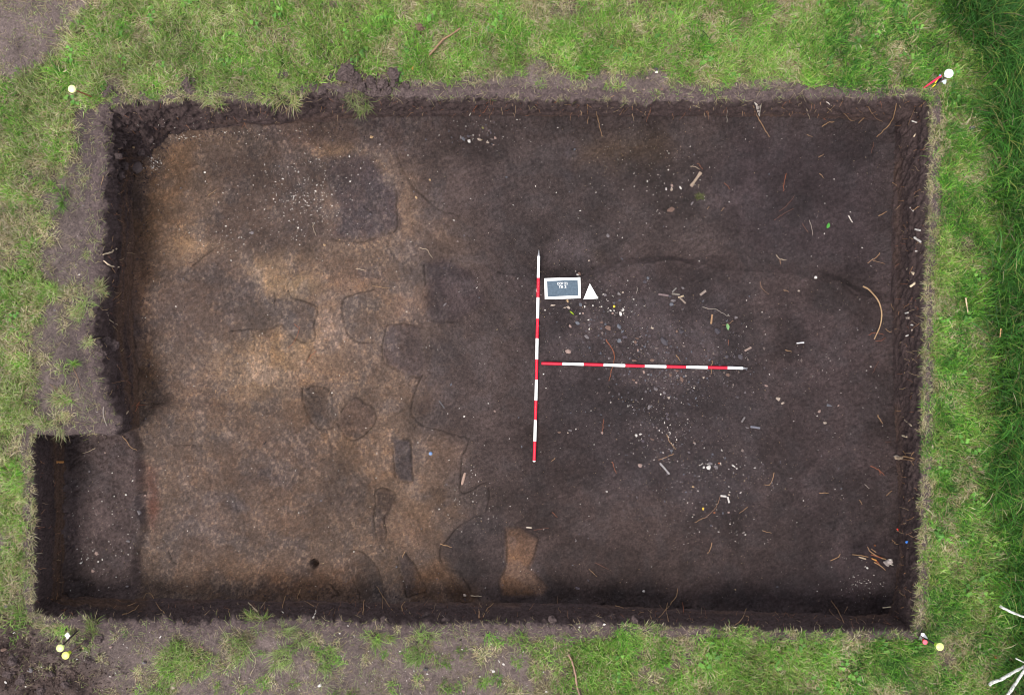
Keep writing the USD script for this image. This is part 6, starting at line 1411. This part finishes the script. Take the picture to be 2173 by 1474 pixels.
scatter('chalk_chips', 'tiny pale chips on the bare earth around the trench', 'chips', xy, np.abs(r.normal(0, 1, len(xy))) ** 1.6 * .004 + .0025, lin(222, 214, 206, .75) * r.uniform(.45, 1, (len(xy), 1)), M_CHIP, 96)
# hair roots hanging from the faces
hr = []
k3 = r.integers(0, len(DL), 900)
k3 = k3[(plan(DL[k3])[:, 1] < 905) | (plan(DL[k3])[:, 1] > 950)]
for kk in k3[:750]:
    rw = r.integers(7, 40)
    p0 = W[rw, kk]
    dirn = np.array([r.normal(0, 1), r.normal(0, 1), -0.8]); dirn[:2] -= NRM[kk] * 0.5
    L = abs(r.normal(0, .03)) + .015
    pp_ = p0 - np.r_[NRM[kk], 0] * .006 + unit(dirn) * np.linspace(0, L, 4)[:, None] + r.normal(0, .003, (4, 3))
    hr.append(tube(pp_, np.linspace(.0014, .0007, 4), 3, False))
hv, hf = join(hr)
hc = np.repeat(np.stack([lin(176, 130, 92), lin(150, 96, 66), lin(196, 168, 132)])[r.integers(0, 3, len(hr))], 12, 0)
tag(obj('hair_roots', (hv, hf), M_WOOD, color=hc), 'fine hair roots hanging out of the cut faces of the trench', 'hair roots', kind='stuff')

# ------------------------------------------------------------------ the two ranging poles
def pole(label, pts_, reds_first, scratched):
    """pts_: places of the plan along the pole: end, band borders ..., shoulder of the steel point, tip."""
    pts_ = np.array(pts_, float)
    a, b = pts_[0], pts_[-1]
    line = np.linspace(0, 1, 60)[:, None] * (b - a) + a
    zz = on(line[:, 0], line[:, 1])[:, 2]
    t = np.linspace(0, 1, 60)
    A = np.c_[np.ones(60), t]
    co = np.linalg.lstsq(A, zz, rcond=None)[0]
    co[0] += np.percentile(zz - A @ co, 85)
    R = 0.0142
    tt_ = np.linalg.norm(pts_ - a, axis=1) / np.linalg.norm(b - a)
    loc = P(pts_[:, 0], pts_[:, 1], co[0] + co[1] * tt_ + R)
    x = thing('ranging_pole', label, 'ranging pole', loc[0], group='ranging poles on the trench floor')
    loc = loc - loc[0]
    red = reds_first
    for i in range(len(pts_) - 2):
        p, q_ = loc[i], loc[i + 1]
        mat = (M_RED if scratched else M_RED_CLEAN) if red else M_WHITE
        obj('red_band' if red else 'white_band', tube(np.stack([p, p + (q_ - p) * .5, q_]), R, 24, False), mat, x, smooth=60)
        red = not red
    d = unit(loc[-1] - loc[-2])
    tip = np.linalg.norm(loc[-1] - loc[-2])
    path = loc[-2] + d * np.array([0, .006, .010, .55 * tip, tip])[:, None]
    obj('steel_tip', tube(path, [R * .97, R * .97, R * .8, R * .42, .0012], 24, False), M_STEEL, x, smooth=40)
    obj('end_cap', tube(np.stack([loc[0] - d * .012, loc[0] - d * .008, loc[0]]), [R * .7, R * .96, R * .96], 24), M_WHITE if scratched else M_RED_CLEAN, x, smooth=40)


pole('upright red and white banded ranging pole left of the letter board, steel tip up', [(1133.6, 976.5), (1135, 936), (1136.2, 890.7), (1137.3, 849.4), (1138.4, 805), (1139, 762.5), (1139.8, 717.8), (1140.8, 675.8), (1141.6, 631), (1142.4, 589.4), (1143, 544), (1143.6, 530)], True, True)
pole('lying red and white banded ranging pole across the middle, steel tip to the right', [(1151.5, 770.6), (1193.4, 771.6), (1238.5, 772.6), (1280.6, 773.8), (1326.2, 775.2), (1368, 776.4), (1413.3, 777.4), (1455.9, 778.4), (1501, 779.2), (1543.5, 780), (1575.5, 780.8), (1587.2, 781.3)], True, False)

# ------------------------------------------------------------------ letter board and triangle
def flat_frame(corners, thick, over):
    """Local frame of a plate lying on the floor: its base level, rotation and size from its four corners on the plan (upper left, upper right, lower right, lower left)."""
    c = np.array(corners, float)
    zf = on(c[:, 0], c[:, 1])[:, 2].max() + over
    w3 = P(c[:, 0], c[:, 1], zf + thick)
    o = w3.mean(0); o[2] = zf
    ex = unit((w3[1] - w3[0] + w3[2] - w3[3])[:2])
    size = (np.linalg.norm(w3[1] - w3[0] + w3[2] - w3[3]) / 2, np.linalg.norm(w3[0] - w3[3] + w3[1] - w3[2]) / 2)
    return o, math.atan2(ex[1], ex[0]), size


def bar(x0, x1, y0, y1, z0, z1, bev=0.002):
    return prism([(x0, y0), (x1, y0), (x1, y1), (x0, y1)], z0, z1, bev)


o, rot, (bw, bh) = flat_frame([(1155.2, 590.4), (1231.7, 588.2), (1232.6, 632.6), (1156.3, 635)], 0.018, 0.004)
lb = thing('letter_board', 'blue grey felt letter board in a white frame reading COP 21 TR 3', 'letter board', o, rot)
fr = 0.025
obj('panel', bar(-bw / 2 + fr - .002, bw / 2 - fr + .002, -bh / 2 + fr - .002, bh / 2 - fr + .002, .002, .012, .0004), M_FELT, lb)
fm = obj('frame', join([bar(-bw / 2, bw / 2, bh / 2 - fr, bh / 2, 0, .018), bar(-bw / 2, bw / 2, -bh / 2, -bh / 2 + fr, 0, .018), bar(-bw / 2, -bw / 2 + fr, -bh / 2 + fr, bh / 2 - fr, 0, .0177), bar(bw / 2 - fr, bw / 2, -bh / 2 + fr, bh / 2 - fr, 0, .0177)]), M_WHITE, lb)
for i in range(9):                                       # the grooves that hold the letters: low ribs of felt
    yy = -bh / 2 + fr + (i + .5) * (bh - 2 * fr) / 9
    obj('felt_rib', bar(-bw / 2 + fr + .0015, bw / 2 - fr - .0015, yy - .0045, yy + .0045, .0118, .0134, .0008), M_FELT, lb)
for text, yy, hgt, wide in (('COP 21', 0.046, .023, .1), ('TR 3', 0.0125, .023, .07)):
    m = meshkit.text_mesh(text, hgt, 0.003)
    m.apply_scale([wide / (m.bounds[1][0] - m.bounds[0][0]), 1, 1])
    b = m.bounds
    m.apply_translation([-(b[0][0] + b[1][0]) / 2, yy - hgt / 2, 0.0136 - b[0][2]])
    obj('lettering', m, M_WHITE, lb)

zf = on([1252, 1239, 1268], [602, 634, 633])[:, 2].max() + .003
tri3 = P([1251.7, 1238.0, 1269.6], [601.4, 635.2, 633.2], zf + .006)
oc = tri3.mean(0); oc[2] = zf
ar = thing('direction_arrow', 'plain white triangular arrow plate beside the letter board', 'arrow', oc)
obj('plate', prism((tri3 - oc)[:, :2], 0, .006, .001), M_WHITE, ar)
obj('printed_mark', bar(-.010, .008, -.009, .006, .0052, .0063, .0001), M_PLASTIC, ar, color=lin(246, 226, 222, .9))

# ------------------------------------------------------------------ the corner pins
def mushroom(R, col, mat=M_PLASTIC):
    return revolve([(R * .30, -R * 1.35), (R * .33, -R * .5), (R * .62, -R * .42), (R * .98, -R * .18), (R, 0), (R * .97, R * .10), (R * .8, R * .24), (R * .5, R * .33), (R * .2, R * .37), (0.0004, R * .375)], 28)


def pin(label, base_px, cap_px, capR, cap_col, rod_col, neck_col=None, h=0.27):
    b = P(base_px[0], base_px[1], 0.0)
    c = P(cap_px[0], cap_px[1], h)
    x = thing('corner_pin', label, 'marker pin', b, group='marker pins at the trench corners')
    d = c - b
    top = d - unit(d) * capR * 0.25
    obj('rod', tube(np.stack([-unit(d) * .15, top * .5, top]), .0065, 10), M_WOOD, x, smooth=60, color=lin(*rod_col))
    v, f = mushroom(capR, cap_col)
    obj('cap', (v + d - [0, 0, capR * .3], f), M_PLASTIC, x, smooth=40, color=np.clip(lin(*cap_col, k=.72), 0, .8))
    if neck_col:
        nd = unit(d)
        obj('sleeve', tube(np.stack([d - nd * .062, d - nd * .034, d - nd * .030, d - nd * .008]), [.0155, .0165, .0125, .0125], 16), M_PLASTIC, x, smooth=40, color=lin(*neck_col))
    return x, b, c


def sheet(path4, parent, name, mat, col, thick=0.0012, wave=.008):
    """A small bent sheet from four corners."""
    a, b, c, d = [np.asarray(k, float) for k in path4]
    n = 5
    top = []
    for i in range(n):
        for j in range(n):
            u_, v_ = i / (n - 1), j / (n - 1)
            p = (a * (1 - u_) + b * u_) * (1 - v_) + (d * (1 - u_) + c * u_) * v_
            p = p + np.array([0, 0, wave * math.sin(u_ * 5 + v_ * 3)])
            top.append(p)
    top = np.array(top)
    f = []
    for i in range(n - 1):
        for j in range(n - 1):
            k_ = i * n + j
            f += [[k_, k_ + n, k_ + n + 1], [k_, k_ + n + 1, k_ + 1]]
    f = np.array(f)
    v, f = join([(top + [0, 0, thick], f), (top, f[:, ::-1])])
    return obj(name, (v, f), mat, parent, smooth=True, color=np.repeat(lin(*col, k=.8)[None], len(v), 0))


pin('rusty marker pin with a pale yellow round cap at the upper left corner', (196, 206), (151, 188), .0325, (244, 244, 168), (150, 92, 66))
x, b, c = pin('black marker pin with lime yellow cap and silver tape at the lower right corner', (1953, 1347.5), (1996, 1372.5), .0325, (226, 240, 138), (40, 44, 50), (170, 212, 60))
L_ = lambda px, py, z: P(px, py, z) - b
sheet([L_(1954, 1341.5, .05), L_(1962, 1342.5, .07), L_(1968.5, 1354.5, .09), L_(1952, 1348, .05)], x, 'silver_tape', M_STEEL, (180, 186, 196))
sheet([L_(1952, 1348.5, .05), L_(1961, 1353, .07), L_(1955, 1357, .03), L_(1947, 1356, .02)], x, 'silver_tape', M_STEEL, (180, 186, 196))
rc = thing('red_peg', 'red plastic peg head standing by the silver taped pin at the lower right corner', 'peg', P(1956, 1353, 0.0))
pb = P(1956, 1353, 0.0)
dd = P(1963, 1361.5, .10) - pb
obj('shaft', tube(np.stack([-unit(dd) * .05, dd * .5, dd * .93]), [.009, .010, .014], 12), M_PLASTIC, rc, smooth=40, color=lin(206, 24, 40, .9))
hv_, hf_ = revolve([(.014, -.008), (.020, -.004), (.021, .002), (.017, .006), (.0004, .007)], 18)
obj('head', (hv_ + dd, hf_), M_PLASTIC, rc, smooth=40, color=lin(236, 92, 108, .9))
pin('left marker pin of the pair at the lower left corner, pale lime cap, black rod', (166, 1336), (126, 1375.5), .0315, (216, 238, 140), (44, 34, 36))
x2, b2, c2 = pin('right marker pin of the pair at the lower left corner, brighter yellow cap, brown rod', (181, 1359), (137.5, 1391), .0315, (238, 244, 116), (120, 98, 84), (170, 190, 40))
tg = thing('paper_label', 'small square white paper label tied beside the black rod at the lower left', 'label', P(143, 1347.5, .06))
lo = P(143, 1347.5, .06)
q4 = [P(px_1, py_1, zz1) - lo for px_1, py_1, zz1 in ((137, 1347, .05), (143.5, 1341, .06), (149.5, 1348, .07), (143, 1353.5, .06))]
sheet(q4, tg, 'paper', M_PLASTIC, (226, 234, 240), wave=.001)
sheet([P(141, 1351, .055) - lo, P(144.5, 1352.5, .055) - lo, P(150, 1353, .05) - lo, P(142.5, 1356, .05) - lo], tg, 'tie', M_PLASTIC, (200, 190, 184))
x3, b3, c3 = pin('marker pin with a ringed white cap and wire at the upper right corner', (1984, 184), (2015.5, 155), .0375, (240, 246, 240), (120, 110, 104))
v_, f_ = revolve([(.0165, 0), (.0185, .0022), (.0205, 0)], 24)
obj('cap_ring', (v_ + (c3 - b3) + [0, 0, .0005], f_), M_PLASTIC, x3, smooth=40, color=lin(226, 236, 230, .85))
L3 = lambda px, py, z: P(px, py, z) - b3
wire = smooth_line([L3(2001, 163, .16), L3(1999, 166, .15), L3(2002, 168.5, .15), L3(2007, 165, .18), L3(2005, 162, .2)], 4)
obj('wire_loop', tube(wire, .003, 6), M_STEEL, x3, smooth=60)
sheet([L3(1995.5, 173, .10), L3(2009.5, 167.5, .16), L3(2006, 178.5, .10), L3(2002, 178, .09)], x3, 'white_tag', M_PLASTIC, (226, 234, 244))
pk = thing('red_peg', 'long red plastic tent peg leaning at the upper right corner', 'peg', P(1960, 187, 0.02))
pa, pz = P(1960, 187, .02), P(1997.5, 161, .20)
obj('shaft', tube((np.array([0, .08, .5, .92, 1.0])[:, None] * (pz - pa)), [.002, .0065, .0085, .0095, .008], 10), M_PLASTIC, pk, smooth=40, color=lin(232, 56, 92, .9))
obj('tail_clip', tube(np.stack([pz - pa + [-.018, .004, .0], pz - pa + [-.006, .002, .004]]), .006, 8), M_PLASTIC, pk, color=lin(120, 150, 220))
fl_ = thing('folded_pouch', 'black folded pouch with a yellow edge hanging beside the red tent peg', 'pouch', P(1991, 172, .06))
f0 = P(1991, 172, .06)
Lf = lambda px, py, z: P(px, py, z) - f0
sheet([Lf(1985.5, 177, .06), Lf(1993.5, 165.5, .10), Lf(1999.5, 167.5, .11), Lf(1990.5, 178, .05)], fl_, 'body', M_PLASTIC, (26, 28, 46), .006)
obj('yellow_edge', tube(smooth_line([Lf(1984.5, 176.5, .063), Lf(1988.5, 170.5, .085), Lf(1992.5, 165.5, .105)], 3), 0.0042, 7), M_PLASTIC, fl_, smooth=60, color=lin(240, 222, 30, .9))
obj('yellow_tail', tube(smooth_line([Lf(1985.5, 179.5, .05), Lf(1981.5, 182, .04), Lf(1979, 185, .02)], 3), .005, 7), M_PLASTIC, fl_, smooth=60, color=lin(226, 214, 40, .85))

# labels that say where: the same words twice in one direction are told apart by which lies nearer
ORD = ['nearest', 'second nearest', 'third nearest', 'fourth nearest', 'fifth nearest', 'sixth nearest', 'seventh nearest', 'eighth nearest', 'ninth nearest', 'tenth nearest']
spots = {}
for prim, desc, x, y in PENDING:
    if desc.startswith('long orange root crossing'):
        tag(prim, desc)
        continue
    w_, d_ = where(x, y)
    spots.setdefault((desc, w_), []).append((d_, str(prim.GetPath()), prim))
for (desc, w_), rows_ in spots.items():
    rows_.sort(key=lambda t: t[:2])
    for k, (d_, _, prim) in enumerate(rows_):
        tag(prim, f'{desc} {w_}' if len(rows_) == 1 else f'{desc} {w_}, ' + (['the nearer', 'the farther'][k] if len(rows_) == 2 else ORD[k]))
for k, v in all_labels.items():
    if len(v) > 1:
        print('DUP', k, v)
    if len(k.split()) > 16:
        print('LONG', k)
print(len(all_labels), 'labels')
